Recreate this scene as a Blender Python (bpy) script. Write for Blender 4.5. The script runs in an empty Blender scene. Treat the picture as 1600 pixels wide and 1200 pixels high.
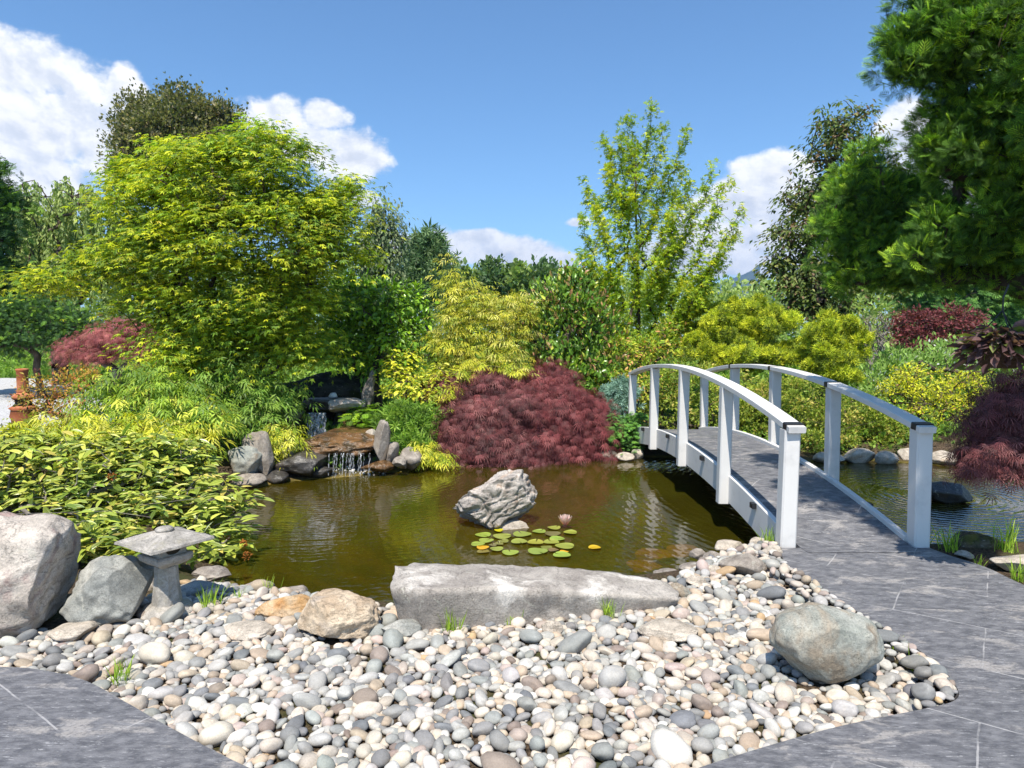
import bpy, bmesh, math, random
import numpy as np
from mathutils import Vector, Matrix

S = bpy.context.scene
COL = S.collection
R = math.radians

# ------------------------------------------------------------------ camera
CAM_H, PITCH, FPX = 1.65, R(4.0), 1067.0
cd = bpy.data.cameras.new('camera'); cam = bpy.data.objects.new('camera', cd); COL.objects.link(cam)
cam.location = (0, 0, CAM_H); cam.rotation_euler = (R(90) - PITCH, 0, 0)
cd.sensor_width = 36; cd.lens = FPX / 1600 * 36; cd.clip_start = 0.05; cd.clip_end = 20000
S.camera = cam

def ray(px, py):
    X, U = (px - 800.0), (600.0 - py)
    return np.array([X, FPX * math.cos(PITCH) + U * math.sin(PITCH), -FPX * math.sin(PITCH) + U * math.cos(PITCH)])
def P(px, py, z=0.0):                      # the point of the level z seen at a place of the photograph
    d = ray(px, py); t = (z - CAM_H) / d[2]; return np.array([d[0] * t, d[1] * t, z])
def D(px, py, y):                          # the point at distance y
    d = ray(px, py); t = y / d[1]; return np.array([d[0] * t, y, CAM_H + d[2] * t])
def proj(p):
    x, y, z = p[0], p[1], p[2] - CAM_H
    f = y * math.cos(PITCH) - z * math.sin(PITCH); u = y * math.sin(PITCH) + z * math.cos(PITCH)
    return 800 + FPX * x / f, 600 - FPX * u / f, f

# ------------------------------------------------------------------ light
SUN_AZ, SUN_EL = math.atan2(-0.19, -1.0), R(61)
sdir = Vector((math.sin(SUN_AZ) * math.cos(SUN_EL), math.cos(SUN_AZ) * math.cos(SUN_EL), math.sin(SUN_EL)))
sl = bpy.data.lights.new('sun', 'SUN'); sl.energy = 5.0; sl.angle = R(0.55); sl.color = (1.0, 0.94, 0.83)
so = bpy.data.objects.new('sun', sl); COL.objects.link(so)
so.rotation_euler = (-sdir).to_track_quat('-Z', 'Y').to_euler(); so.location = (0, -5, 12)
S.view_settings.view_transform = 'Standard'; S.view_settings.look = 'None'
S.view_settings.exposure = 0.44; S.view_settings.gamma = 1.0
S.cycles.max_bounces = 8; S.cycles.diffuse_bounces = 3; S.cycles.glossy_bounces = 3
S.cycles.transmission_bounces = 4; S.cycles.transparent_max_bounces = 12
S.cycles.caustics_reflective = False; S.cycles.caustics_refractive = False
S.cycles.sample_clamp_indirect = 6.0

class NT:                                  # a small helper to write node trees
    def __init__(s, tree): s.t = tree; s.n = tree.nodes; s.l = tree.links
    def add(s, typ, **kw):
        nd = s.n.new(typ)
        for k, v in kw.items(): setattr(nd, k, v)
        return nd
    def put(s, sock, v):
        if hasattr(v, 'is_output') or hasattr(v, 'links'): s.l.new(v, sock)
        elif isinstance(v, (tuple, list)) and len(v) == 3 and sock.type == 'RGBA': sock.default_value = (*v, 1)
        else: sock.default_value = v
    def m(s, op, a, b=0.0, c=None, clamp=False):
        nd = s.add('ShaderNodeMath', operation=op); nd.use_clamp = clamp
        s.put(nd.inputs[0], a); s.put(nd.inputs[1], b)
        if c is not None: s.put(nd.inputs[2], c)
        return nd.outputs[0]
    def ramp(s, v, a, b, lo=0.0, hi=1.0, smooth=True):
        nd = s.add('ShaderNodeMapRange'); nd.interpolation_type = 'SMOOTHSTEP' if smooth else 'LINEAR'
        for i, q in enumerate((v, a, b, lo, hi)): s.put(nd.inputs[i], q)
        return nd.outputs[0]
    def mix(s, f, a, b, mode='MIX'):
        nd = s.add('ShaderNodeMix', data_type='RGBA', blend_type=mode)
        s.put(nd.inputs[0], f); s.put(nd.inputs[6], a); s.put(nd.inputs[7], b); return nd.outputs[2]
    def noise(s, vec, scale, detail=4, rough=0.55, dist=0.0, out=0):
        nd = s.add('ShaderNodeTexNoise'); s.put(nd.inputs['Vector'], vec)
        nd.inputs['Scale'].default_value = scale; nd.inputs['Detail'].default_value = detail
        nd.inputs['Roughness'].default_value = rough; nd.inputs['Distortion'].default_value = dist
        return nd.outputs[out]
    def mapping(s, vec, scale=(1, 1, 1), rot=(0, 0, 0), loc=(0, 0, 0)):
        nd = s.add('ShaderNodeMapping'); s.put(nd.inputs[0], vec)
        nd.inputs['Location'].default_value = loc; nd.inputs['Rotation'].default_value = rot; nd.inputs['Scale'].default_value = scale
        return nd.outputs[0]
    def bump(s, h, strength=0.3, dist=0.02):
        nd = s.add('ShaderNodeBump'); nd.inputs['Strength'].default_value = strength
        nd.inputs['Distance'].default_value = dist; s.put(nd.inputs['Height'], h); return nd.outputs[0]

# ------------------------------------------------------------------ sky with fair-weather clouds
W = bpy.data.worlds.new('World'); S.world = W; W.use_nodes = True
t = NT(W.node_tree); t.n.clear()
sky = t.add('ShaderNodeTexSky', sky_type='NISHITA'); sky.sun_disc = False
sky.sun_elevation = SUN_EL; sky.sun_rotation = SUN_AZ; sky.air_density = 1.0; sky.dust_density = 0.25; sky.ozone_density = 2.2
tc = t.add('ShaderNodeTexCoord'); sx = t.add('ShaderNodeSeparateXYZ'); t.l.new(tc.outputs['Generated'], sx.inputs[0])
az = t.m('ARCTAN2', sx.outputs[0], sx.outputs[1]); el = t.m('ARCSINE', sx.outputs[2])
def dirang(px, py):
    d = ray(px, py); return math.atan2(d[0], d[1]), math.atan2(d[2], math.hypot(d[0], d[1]))
puffs = [(0, 105, 125, 50), (60, 200, 92, 80), (50, 270, 90, 50), (195, 160, 26, 45), (170, 235, 50, 50),
         (430, 190, 62, 42), (505, 180, 40, 24), (480, 225, 80, 36), (545, 250, 62, 40), (565, 312, 38, 18),
         (690, 385, 90, 32), (800, 395, 100, 26), (860, 410, 60, 24), (620, 385, 60, 22), (740, 372, 70, 16),
         (1215, 275, 72, 40), (1170, 320, 85, 48), (1225, 345, 85, 50), (1140, 375, 110, 44), (1060, 400, 90, 26), (905, 348, 26, 9),
         (1130, 415, 130, 22), (1415, 205, 46, 40), (1440, 250, 60, 40), (1500, 300, 90, 50), (1290, 400, 100, 40),
         (-250, 180, 160, 90), (1850, 210, 190, 80), (-520, 330, 200, 60)]
uv = t.add('ShaderNodeCombineXYZ'); t.put(uv.inputs[0], az); t.put(uv.inputs[1], el)
def field(dv):
    acc = None
    for px, py, rx, ry in puffs:
        a0, e0 = dirang(px, py); ax = rx / FPX; ey = ry / FPX
        dx = t.m('MULTIPLY', t.m('SUBTRACT', az, a0), 1 / ax)
        dy = t.m('MULTIPLY', t.m('SUBTRACT', el, e0 - dv), 1 / ey)
        q = t.m('SUBTRACT', 1.0, t.m('SQRT', t.m('ADD', t.m('MULTIPLY', dx, dx), t.m('MULTIPLY', dy, dy))))
        acc = q if acc is None else t.m('MAXIMUM', acc, q)
    return acc
g = field(0.0)
def nz(off):
    v = t.mapping(uv.outputs[0], loc=(off[0], off[1], 0), scale=(1, 1.25, 1))
    a = t.noise(v, 9.0, 8, 0.56, 0.3); b = t.noise(v, 30.0, 5, 0.6)
    return t.m('ADD', t.m('MULTIPLY', a, 0.75), t.m('MULTIPLY', b, 0.25))
n0, n1 = nz((0, 0)), nz((0.006, 0.016))
dens = t.m('ADD', g, t.m('MULTIPLY', t.m('SUBTRACT', n0, 0.5), 2.6))
# the same small clouds elsewhere round the sky
bg = t.noise(t.mapping(tc.outputs['Generated'], scale=(1, 1, 2.2), loc=(3.1, 0.4, 1.0)), 2.4, 7, 0.55)
bgd = t.m('MULTIPLY', t.ramp(bg, 0.60, 0.68), t.ramp(sx.outputs[1], 0.35, -0.1))
alpha = t.m('MAXIMUM', t.ramp(dens, -0.05, 0.32), bgd)
relief = t.ramp(t.m('SUBTRACT', n0, n1), -0.10, 0.07)
thick = t.ramp(dens, 0.25, 1.3)
low = t.ramp(el, 0.03, 0.20)
cb = t.m('SUBTRACT', t.m('ADD', 0.80, t.m('MULTIPLY', relief, 0.22)), t.m('MULTIPLY', thick, 0.10))
cb = t.m('MULTIPLY', cb, t.ramp(low, 0, 1, 0.93, 1.0))
ccol = t.mix(relief, (0.86, 0.91, 1.0), (1.0, 0.99, 0.97))
SKY_K = 0.124
cs = t.add('ShaderNodeVectorMath', operation='SCALE'); t.put(cs.inputs[0], ccol); t.put(cs.inputs[3], t.m('MULTIPLY', cb, 0.92 / SKY_K))
skyc = t.mix(1.0, sky.outputs[0], (0.71, 0.955, 1.11), 'MULTIPLY')
colr = t.mix(alpha, skyc, cs.outputs[0])
bgn = t.add('ShaderNodeBackground'); t.put(bgn.inputs[0], colr); bgn.inputs[1].default_value = SKY_K
wo = t.add('ShaderNodeOutputWorld'); t.l.new(bgn.outputs[0], wo.inputs[0])

# ------------------------------------------------------------------ helpers
def tag(o, label=None, cat=None, group=None, kind=None):
    if label: o['label'] = label
    if cat: o['category'] = cat
    if group: o['group'] = group
    if kind: o['kind'] = kind
    return o
def link(o, parent=None):
    COL.objects.link(o)
    if parent is not None: o.parent = parent
    return o
def root(name, loc, label, cat, group=None):
    o = bpy.data.objects.new(name, None); o.location = [float(q) for q in loc]; o.empty_display_size = 0.1
    link(o); return tag(o, label, cat, group)
def mesh_np(name, verts, faces, mat, parent=None, smooth=False, cols=None, origin=None):
    """faces: an (n,k) array, or a list of such arrays; cols: per-vertex linear colour."""
    verts = np.asarray(verts, np.float32)
    if parent is not None:
        q = parent
        while q is not None: verts = verts - np.array(q.location, np.float32); q = q.parent
    elif origin is not None: verts = verts - np.array(origin, np.float32)
    if not isinstance(faces, list): faces = [faces]
    faces = [np.asarray(f, np.int32) for f in faces if len(f)]
    me = bpy.data.meshes.new(name)
    nl = sum(f.size for f in faces); npol = sum(len(f) for f in faces)
    me.vertices.add(len(verts)); me.vertices.foreach_set('co', verts.ravel())
    me.loops.add(nl); me.loops.foreach_set('vertex_index', np.concatenate([f.ravel() for f in faces]))
    me.polygons.add(npol)
    tot = np.concatenate([np.full(len(f), f.shape[1], np.int32) for f in faces])
    st = np.concatenate([[0], np.cumsum(tot)[:-1]]).astype(np.int32)
    me.polygons.foreach_set('loop_start', st)
    try: me.polygons.foreach_set('loop_total', tot)
    except Exception: pass
    me.polygons.foreach_set('use_smooth', np.full(npol, smooth, bool))
    if cols is not None:
        ca = me.color_attributes.new('Col', 'FLOAT_COLOR', 'POINT')
        c4 = np.ones((len(verts), 4), np.float32); c4[:, :3] = cols; ca.data.foreach_set('color', c4.ravel())
    me.update(calc_edges=True)
    me.materials.append(mat)
    o = bpy.data.objects.new(name, me)
    if parent is None and origin is not None: o.location = [float(q) for q in origin]
    return link(o, parent)

def _h(ix, iy, iz, s):
    n = (ix * 374761393 + iy * 668265263 + iz * 1440662683 + s * 1274126177) & 0xFFFFFFFF
    n = ((n ^ (n >> 13)) * 1274126177) & 0xFFFFFFFF
    return ((n ^ (n >> 16)) & 0xFFFFFF) / float(0xFFFFFF)
def vnoise(p, seed=0):
    p = np.asarray(p, float); i = np.floor(p).astype(np.int64); f = p - i; u = f * f * (3 - 2 * f); r = 0
    for dx in (0, 1):
        for dy in (0, 1):
            for dz in (0, 1):
                w = (u[:, 0] if dx else 1 - u[:, 0]) * (u[:, 1] if dy else 1 - u[:, 1]) * (u[:, 2] if dz else 1 - u[:, 2])
                r = r + w * _h(i[:, 0] + dx, i[:, 1] + dy, i[:, 2] + dz, seed)
    return r * 2 - 1
def fbm(p, seed=0, octv=4):
    r, a = 0, 1.0; p = np.asarray(p, float)
    for k in range(octv): r = r + a * vnoise(p * 2 ** k + 17.3 * k, seed + k); a *= 0.5
    return r
def sstep(a, b, x):
    q = np.clip((x - a) / (b - a), 0, 1); return q * q * (3 - 2 * q)
def unit(v): return v / np.maximum(np.linalg.norm(v, axis=-1, keepdims=True), 1e-9)

def new_mat(name):
    m = bpy.data.materials.new(name); m.use_nodes = True; n = NT(m.node_tree); n.n.clear()
    out = n.add('ShaderNodeOutputMaterial'); return m, n, out
def princ(n, out, col, rough=0.7, spec=0.35, normal=None, **kw):
    b = n.add('ShaderNodeBsdfPrincipled'); n.put(b.inputs['Base Color'], col); n.put(b.inputs['Roughness'], rough)
    b.inputs['Specular IOR Level'].default_value = spec
    if normal is not None: n.put(b.inputs['Normal'], normal)
    for k, v in kw.items(): n.put(b.inputs[k], v)
    if out is not None: n.l.new(b.outputs[0], out.inputs[0])
    return b
def ocoord(n): return n.add('ShaderNodeTexCoord').outputs['Object']
def wpos(n): return n.add('ShaderNodeNewGeometry').outputs['Position']

# ------------------------------------------------------------------ materials
def leaf_mat(name, rough=0.5, spec=0.3, trans=0.36):
    m, n, out = new_mat(name)
    a = n.add('ShaderNodeAttribute', attribute_name='Col')
    b = princ(n, None, a.outputs['Color'], rough, spec)
    tr = n.add('ShaderNodeBsdfTranslucent'); n.put(tr.inputs[0], n.mix(1.0, a.outputs['Color'], (1.25, 1.3, 0.6), 'MULTIPLY'))
    mx = n.add('ShaderNodeMixShader'); mx.inputs[0].default_value = trans
    n.l.new(b.outputs[0], mx.inputs[1]); n.l.new(tr.outputs[0], mx.inputs[2]); n.l.new(mx.outputs[0], out.inputs[0]); return m
M_LEAF = leaf_mat('leaf'); M_GLOSS = leaf_mat('glossy_leaf', 0.33, 0.5, 0.25); M_RED = leaf_mat('red_leaf', 0.55, 0.3, 0.3)
M_NEEDLE = leaf_mat('needle_leaf', 0.6, 0.25, 0.2)
def bark(name, c1, c2, sc=14):
    m, n, out = new_mat(name); v = n.mapping(ocoord(n), scale=(1, 1, 0.25))
    f = n.noise(v, sc, 5, 0.6); c = n.mix(n.ramp(f, 0.35, 0.65), c1, c2)
    princ(n, out, c, 0.85, 0.2, n.bump(f, 0.6, 0.02)); return m
M_BARK = bark('bark', (0.045, 0.033, 0.022), (0.13, 0.10, 0.075)); M_BARK_PALE = bark('pale_bark', (0.12, 0.10, 0.085), (0.30, 0.27, 0.23))
M_CANE = bark('cane', (0.10, 0.10, 0.03), (0.22, 0.20, 0.06))
def rock_mat(name, c1, c2, c3=None, sc=3.0, bump=0.5, rough=0.8, spec=0.3, spots=0.0, wet=None, veins=0.0):
    m, n, out = new_mat(name); v = ocoord(n)
    a = n.noise(v, sc, 8, 0.62, 0.6); b = n.noise(v, sc * 7, 6, 0.65); f = n.noise(v, sc * 38, 3, 0.6)
    c = n.mix(n.ramp(a, 0.36, 0.64), c1, c2)
    if c3 is not None: c = n.mix(n.ramp(n.noise(n.mapping(v, loc=(3, 7, 1)), sc * 1.1, 6, 0.6, 0.4), 0.52, 0.66), c, c3)
    c = n.mix(n.ramp(b, 0.42, 0.7, 0.0, 0.45), c, n.mix(1.0, c, (0.55, 0.54, 0.53), 'MULTIPLY'))
    c = n.mix(n.ramp(f, 0.42, 0.62, 0.0, 0.5), c, n.mix(1.0, c, (1.5, 1.48, 1.45), 'MULTIPLY'))
    f2 = n.noise(v, sc * 60, 2, 0.5); c = n.mix(n.ramp(f2, 0.58, 0.68, 0.0, 0.55), c, n.mix(1.0, c, (0.42, 0.42, 0.42), 'MULTIPLY'))
    lk = n.noise(n.mapping(v, loc=(9, 2, 5)), sc * 3.3, 5, 0.7, 0.8); c = n.mix(n.m('MULTIPLY', n.ramp(lk, 0.60, 0.66, 0.0, 0.55), n.ramp(f, 0.35, 0.55)), c, (0.50, 0.51, 0.46))
    ck = n.noise(n.mapping(v, rot=(.5, .2, .8), scale=(1, 1, 2.2)), sc * 1.5, 6, 0.65, 1.5); crack = n.ramp(n.m('ABSOLUTE', n.m('SUBTRACT', ck, 0.5)), 0.0, 0.012, 1.0, 0.0); c = n.mix(n.m('MULTIPLY', crack, 0.45), c, n.mix(1.0, c, (0.3, 0.29, 0.28), 'MULTIPLY'))
    if veins:
        w = n.noise(n.mapping(v, rot=(0.4, 0.3, 0.6), scale=(1, 1, 4)), sc * 2.2, 5, 0.6, 1.2)
        c = n.mix(n.ramp(n.m('ABSOLUTE', n.m('SUBTRACT', w, 0.5)), 0.0, 0.02, veins, 0.0), c, (0.55, 0.53, 0.5))
    if spots: c = n.mix(n.ramp(n.noise(v, sc * 5, 3, 0.5), 0.64, 0.7, 0, spots), c, (0.12, 0.12, 0.07))
    c = n.mix(1.0, c, (1.06, 1.0, 0.93), 'MULTIPLY')
    h = n.m('ADD', n.m('MULTIPLY', a, 0.6), n.m('ADD', n.m('MULTIPLY', b, 0.35), n.m('MULTIPLY', f, 0.16))); h = n.m('SUBTRACT', h, n.m('MULTIPLY', crack, 0.12))
    princ(n, out, c, rough, spec, n.bump(h, bump, 0.035)); return m
M_GRANITE = rock_mat('boulder_granite', (0.32, 0.295, 0.275), (0.52, 0.49, 0.46), (0.30, 0.225, 0.215), 2.6, 0.7, spots=0.2)
M_GREY = rock_mat('grey_stone', (0.20, 0.215, 0.215), (0.29, 0.305, 0.30), (0.35, 0.36, 0.35), 3.0, 0.35)
M_GREEN = rock_mat('greenish_stone', (0.22, 0.245, 0.235), (0.34, 0.36, 0.345), (0.27, 0.235, 0.19), 2.4, 0.35, spots=0.1)
M_OCHRE = rock_mat('ochre_stone', (0.42, 0.26, 0.12), (0.52, 0.42, 0.30), (0.36, 0.17, 0.06), 5.0, 0.6)
M_TAN = rock_mat('tan_stone', (0.38, 0.30, 0.22), (0.56, 0.48, 0.38), (0.40, 0.35, 0.30), 4.0, 0.7)
M_SLAB = rock_mat('slab_stone', (0.26, 0.245, 0.235), (0.41, 0.395, 0.38), (0.60, 0.59, 0.575), 2.2, 0.6)
M_PITTED = rock_mat('pitted_stone', (0.32, 0.30, 0.29), (0.56, 0.53, 0.51), (0.46, 0.37, 0.31), 7.0, 0.9, spots=0.35)
M_STUMP = rock_mat('weathered_stump', (0.10, 0.095, 0.09), (0.28, 0.26, 0.25), (0.16, 0.14, 0.12), 9.0, 0.9)
M_BANK = rock_mat('bank_stone', (0.21, 0.19, 0.175), (0.36, 0.335, 0.31), (0.28, 0.24, 0.20), 4.0, 0.6)
M_PALEBANK = rock_mat('pale_bank_stone', (0.36, 0.33, 0.29), (0.54, 0.50, 0.45), (0.42, 0.34, 0.26), 4.0, 0.6)
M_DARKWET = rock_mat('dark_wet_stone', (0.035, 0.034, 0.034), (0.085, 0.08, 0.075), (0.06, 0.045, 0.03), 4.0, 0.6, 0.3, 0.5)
M_RUSTWET = rock_mat('rusty_wet_stone', (0.075, 0.042, 0.016), (0.19, 0.105, 0.045), (0.05, 0.036, 0.018), 5.0, 0.7, 0.22, 0.5)
M_LANTERN = rock_mat('lantern_granite', (0.29, 0.285, 0.275), (0.46, 0.45, 0.435), (0.34, 0.33, 0.29), 9.0, 0.6, 0.9, spots=0.3)
M_MOSSY = rock_mat('mossy_stone', (0.06, 0.055, 0.03), (0.15, 0.13, 0.10), (0.07, 0.08, 0.02), 6.0, 0.8)

def path_mat(name, warm=0.5):
    m, n, out = new_mat(name); v = wpos(n)
    a = n.noise(v, 1.3, 7, 0.62, 0.4); st = n.noise(n.mapping(v, rot=(0, 0, 0.65), scale=(1, 8, 1)), 8.0, 8, 0.76, 0.5)
    st2 = n.noise(n.mapping(v, rot=(0, 0, -0.9), scale=(1, 9, 1), loc=(2, 5, 0)), 9.0, 8, 0.74, 0.4); f = n.noise(v, 60, 4, 0.7)
    c = n.mix(n.ramp(n.noise(n.mapping(v, rot=(0, 0, .5), scale=(1, 2.0, 1)), 11, 8, 0.74), 0.35, 0.66), (0.088, 0.088, 0.098), (0.20, 0.197, 0.207))
    a2 = n.noise(n.mapping(v, scale=(1, 2.2, 1), loc=(4, 1, 0)), 2.6, 7, 0.66, 0.5); dust = n.m('MULTIPLY', n.ramp(a2, 0.53, 0.62), n.ramp(f, 0.28, 0.55)); c = n.mix(n.m('MULTIPLY', dust, 0.55), c, (0.46, 0.42, 0.385))
    sc = n.m('MAXIMUM', n.ramp(st, 0.57, 0.63), n.ramp(st2, 0.59, 0.64)); sc = n.m('MULTIPLY', sc, n.ramp(f, 0.40, 0.55))
    c = n.mix(n.m('MULTIPLY', sc, 0.6), c, (0.50, 0.49, 0.49))
    jv = n.mapping(n.mix(0.035, v, n.noise(v, 1.7, 4, 0.6, out=1)), rot=(0, 0, 0.62))
    br = n.add('ShaderNodeTexBrick'); n.put(br.inputs['Vector'], jv); br.inputs['Scale'].default_value = 1.0
    br.inputs['Brick Width'].default_value = 0.92; br.inputs['Row Height'].default_value = 0.56; br.inputs['Mortar Size'].default_value = 0.004
    br.offset = 0.37; br.squash = 1.3
    jl = n.m('MULTIPLY', br.outputs['Fac'], n.ramp(n.noise(v, 3.2, 4), 0.38, 0.55))
    c = n.mix(n.m('MULTIPLY', jl, 0.6), c, (0.50, 0.48, 0.47))
    h = n.m('SUBTRACT', n.m('ADD', n.m('MULTIPLY', st, 0.6), n.m('MULTIPLY', n.noise(v, 11, 6, 0.65), 0.8)), n.m('MULTIPLY', br.outputs['Fac'], 0.35))
    princ(n, out, c, n.ramp(a, 0.3, 0.7, 0.5, 0.75), 0.4, n.bump(h, 0.55, 0.02)); return m
M_PATH = path_mat('slate_paving')
def paint_mat(name, col, rough, wear):
    m, n, out = new_mat(name); v = ocoord(n); a = n.noise(v, 3.5, 7, 0.65); f = n.noise(v, 40, 4, 0.6)
    c = n.mix(n.ramp(a, 0.5, 0.75, 0, wear), col, tuple(q * 0.72 for q in col))
    g = n.noise(n.mapping(v, scale=(1, 1, 0.12)), 26, 6, 0.7); c = n.mix(n.ramp(g, 0.66, 0.75, 0, wear * 1.4), c, (0.34, 0.33, 0.31))
    princ(n, out, c, rough, 0.4, n.bump(n.m('ADD', g, f), 0.12, 0.006)); return m
M_WHITE = paint_mat('white_paint', (0.71, 0.685, 0.66), 0.55, 0.6)
m, n, out = new_mat('black_plastic'); princ(n, out, n.mix(n.noise(ocoord(n), 30), (0.012, 0.012, 0.014), (0.03, 0.03, 0.033)), 0.45, 0.4); M_BLACK = m
m, n, out = new_mat('terracotta'); a = n.noise(ocoord(n), 9, 6, 0.6)
princ(n, out, n.mix(n.ramp(a, 0.35, 0.7), (0.40, 0.12, 0.05), (0.52, 0.21, 0.11)), 0.85, 0.25, n.bump(a, 0.3, 0.01)); M_TERRA = m
m, n, out = new_mat('basket_fibre'); a = n.noise(n.mapping(ocoord(n), scale=(1, 1, 5)), 18, 5, 0.65)
princ(n, out, n.mix(a, (0.03, 0.02, 0.013), (0.11, 0.07, 0.045)), 0.9, 0.2, n.bump(a, 0.8, 0.02)); M_FIBRE = m
m, n, out = new_mat('edging_steel'); a = n.noise(wpos(n), 20, 5)
princ(n, out, n.mix(a, (0.035, 0.03, 0.028), (0.11, 0.095, 0.085)), 0.6, 0.4, Metallic=0.4); M_EDGE = m
def attr_mat(name, rough, spec, speck):
    m, n, out = new_mat(name); a = n.add('ShaderNodeAttribute', attribute_name='Col'); v = wpos(n)
    f = n.noise(v, 130, 4, 0.65); b = n.noise(v, 26, 5, 0.6, 0.6)
    c = n.mix(n.ramp(f, 0.35, 0.7, 0, speck), a.outputs['Color'], n.mix(1.0, a.outputs['Color'], (0.6, 0.58, 0.56), 'MULTIPLY'))
    c = n.mix(n.ramp(b, 0.5, 0.72, 0, speck * 1.1), c, n.mix(1.0, a.outputs['Color'], (1.28, 1.22, 1.12), 'MULTIPLY'))
    princ(n, out, c, rough, spec, n.bump(n.m('ADD', f, n.m('MULTIPLY', b, 2.0)), 0.12, 0.005)); return m
M_PEBBLE = attr_mat('pebble_stone', 0.72, 0.3, 0.4); M_PETAL = leaf_mat('petal', 0.5, 0.25, 0.4); M_PAD = leaf_mat('lily_pad_skin', 0.32, 0.5, 0.1)
# ------------------------------------------------------------------ terrain with the pond basin
ZW = -0.30
shore_px = [(395, 925), (440, 934), (520, 940), (610, 946), (700, 925), (900, 915), (1000, 905), (1060, 888), (1120, 866), (1190, 848),
            (1240, 842), (1350, 856), (1440, 864), (1500, 858), (1620, 862), (1900, 880), (2300, 860), (2100, 775), (1800, 748), (1600, 738), (1500, 729), (1380, 722),
            (1250, 722), (1130, 718), (1000, 716), (900, 717), (840, 722), (720, 729), (640, 736), (560, 744), (440, 754), (380, 766), (350, 792), (335, 850), (355, 900)]
SHORE = np.array([P(x, y, ZW)[:2] for x, y in shore_px])
def poly_sd(pt, poly):
    """signed distance, positive inside"""
    pt = np.asarray(pt, float); d = np.full(len(pt), 1e9); ins = np.zeros(len(pt), bool); n = len(poly)
    for i in range(n):
        a, b = poly[i], poly[(i + 1) % n]; ab = b - a
        q = np.clip(((pt - a) @ ab) / (ab @ ab + 1e-12), 0, 1)
        d = np.minimum(d, np.hypot(*(pt - a - q[:, None] * ab).T))
        c = (a[1] > pt[:, 1]) != (b[1] > pt[:, 1])
        xi = a[0] + (pt[:, 1] - a[1]) * ab[0] / (ab[1] if abs(ab[1]) > 1e-12 else 1e-12)
        ins ^= c & (pt[:, 0] < xi)
    return np.where(ins, d, -d)
WFX, WFY = D(520, 640, 11.3)[:2]
def gheight(xy):
    xy = np.asarray(xy, float).reshape(-1, 2); d = poly_sd(xy, SHORE)
    lim = np.where(xy[:, 1] > 9.0, 0.75, 0.55)
    z = np.where(d > 0, ZW - 0.75 * sstep(0, 1.6, d) - 0.02, ZW + 0.235 * sstep(0, 1, -d / lim))
    z = np.where(xy[:, 1] < 5.2, np.minimum(z, -0.035), z)
    z = z + 0.45 * np.exp(-(((xy[:, 0] - WFX) / 1.9) ** 2 + ((xy[:, 1] - WFY - 1.7) / 1.0) ** 2)) * (d < 0) * sstep(0.5, 1.6, -d)
    far = sstep(6, 14, xy[:, 1]) * (d < 0)
    n = fbm(np.c_[xy * 0.7, np.zeros(len(xy))], 3, 3)
    z = z + 0.05 * n * far
    return z
def gz(x, y): return float(gheight([[x, y]])[0])
gx = np.concatenate([[-3000, -800, -200, -80, -40, -25], np.arange(-16, 12.01, 0.13), [16, 25, 40, 80, 200, 800, 3000]])
gy = np.concatenate([[-60, -10], np.arange(-2, 16.01, 0.12), np.arange(17, 34, 1.0), [40, 60, 100, 250, 900, 3000, 6000]])
GX, GY = np.meshgrid(gx, gy); gp = np.c_[GX.ravel(), GY.ravel()]
gv = np.c_[gp, gheight(gp)]
nx, ny = len(gx), len(gy); ii = (np.arange(ny - 1)[:, None] * nx + np.arange(nx - 1)[None]).ravel()
m, n, out = new_mat('garden_soil'); v = wpos(n); sxn = n.add('ShaderNodeSeparateXYZ'); n.put(sxn.inputs[0], v)
a = n.noise(v, 2.2, 7, 0.65); f = n.noise(v, 45, 5, 0.7)
soil = n.mix(n.ramp(f, 0.35, 0.68), (0.035, 0.026, 0.018), (0.15, 0.105, 0.07))
soil = n.mix(n.ramp(a, 0.45, 0.65, 0, 0.7), soil, (0.06, 0.075, 0.02))
turf = n.mix(n.ramp(f, 0.3, 0.7), (0.05, 0.085, 0.015), (0.12, 0.16, 0.035))
c = n.mix(n.ramp(n.m('ADD', sxn.outputs[1], n.m('MULTIPLY', a, 3)), 14.5, 17), soil, turf)
algae = n.mix(n.ramp(a, 0.4, 0.62), (0.10, 0.085, 0.012), (0.26, 0.19, 0.05))
c = n.mix(n.ramp(sxn.outputs[2], -0.31, -0.26), algae, c)
princ(n, out, c, 0.95, 0.1, n.bump(f, 0.7, 0.03)); M_SOIL = m
g = mesh_np('ground', gv, np.c_[ii, ii + 1, ii + nx + 1, ii + nx], M_SOIL, smooth=True); tag(g, kind='structure')

# pond water
m, n, out = new_mat('pond_water'); v = wpos(n)
wf = D(545, 742, 9.6); ft = P(1470, 775, ZW)
def rings(c, scale, dist):
    w = n.add('ShaderNodeTexWave', wave_type='RINGS', rings_direction='SPHERICAL', wave_profile='SIN')
    n.put(w.inputs['Vector'], n.mapping(v, loc=(-c[0], -c[1], -c[2])))
    w.inputs['Scale'].default_value = scale; w.inputs['Distortion'].default_value = dist; w.inputs['Detail'].default_value = 2
    w.inputs['Detail Scale'].default_value = 1.4
    sub = n.add('ShaderNodeVectorMath', operation='DISTANCE'); n.put(sub.inputs[0], v); sub.inputs[1].default_value = tuple(c)
    return n.m('MULTIPLY', w.outputs['Fac'], n.m('DIVIDE', 1.0, n.m('ADD', 0.8, sub.outputs['Value'])))
h = n.m('ADD', n.m('MULTIPLY', rings((wf[0], wf[1], ZW), 3.4, 7.0), 0.20), n.m('MULTIPLY', rings((ft[0], ft[1], ZW), 3.0, 3.5), 0.5))
h = n.m('ADD', h, n.m('MULTIPLY', n.noise(n.mapping(v, scale=(1, 3.0, 1)), 2.6, 3, 0.5, 0.4), 0.24))
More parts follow.
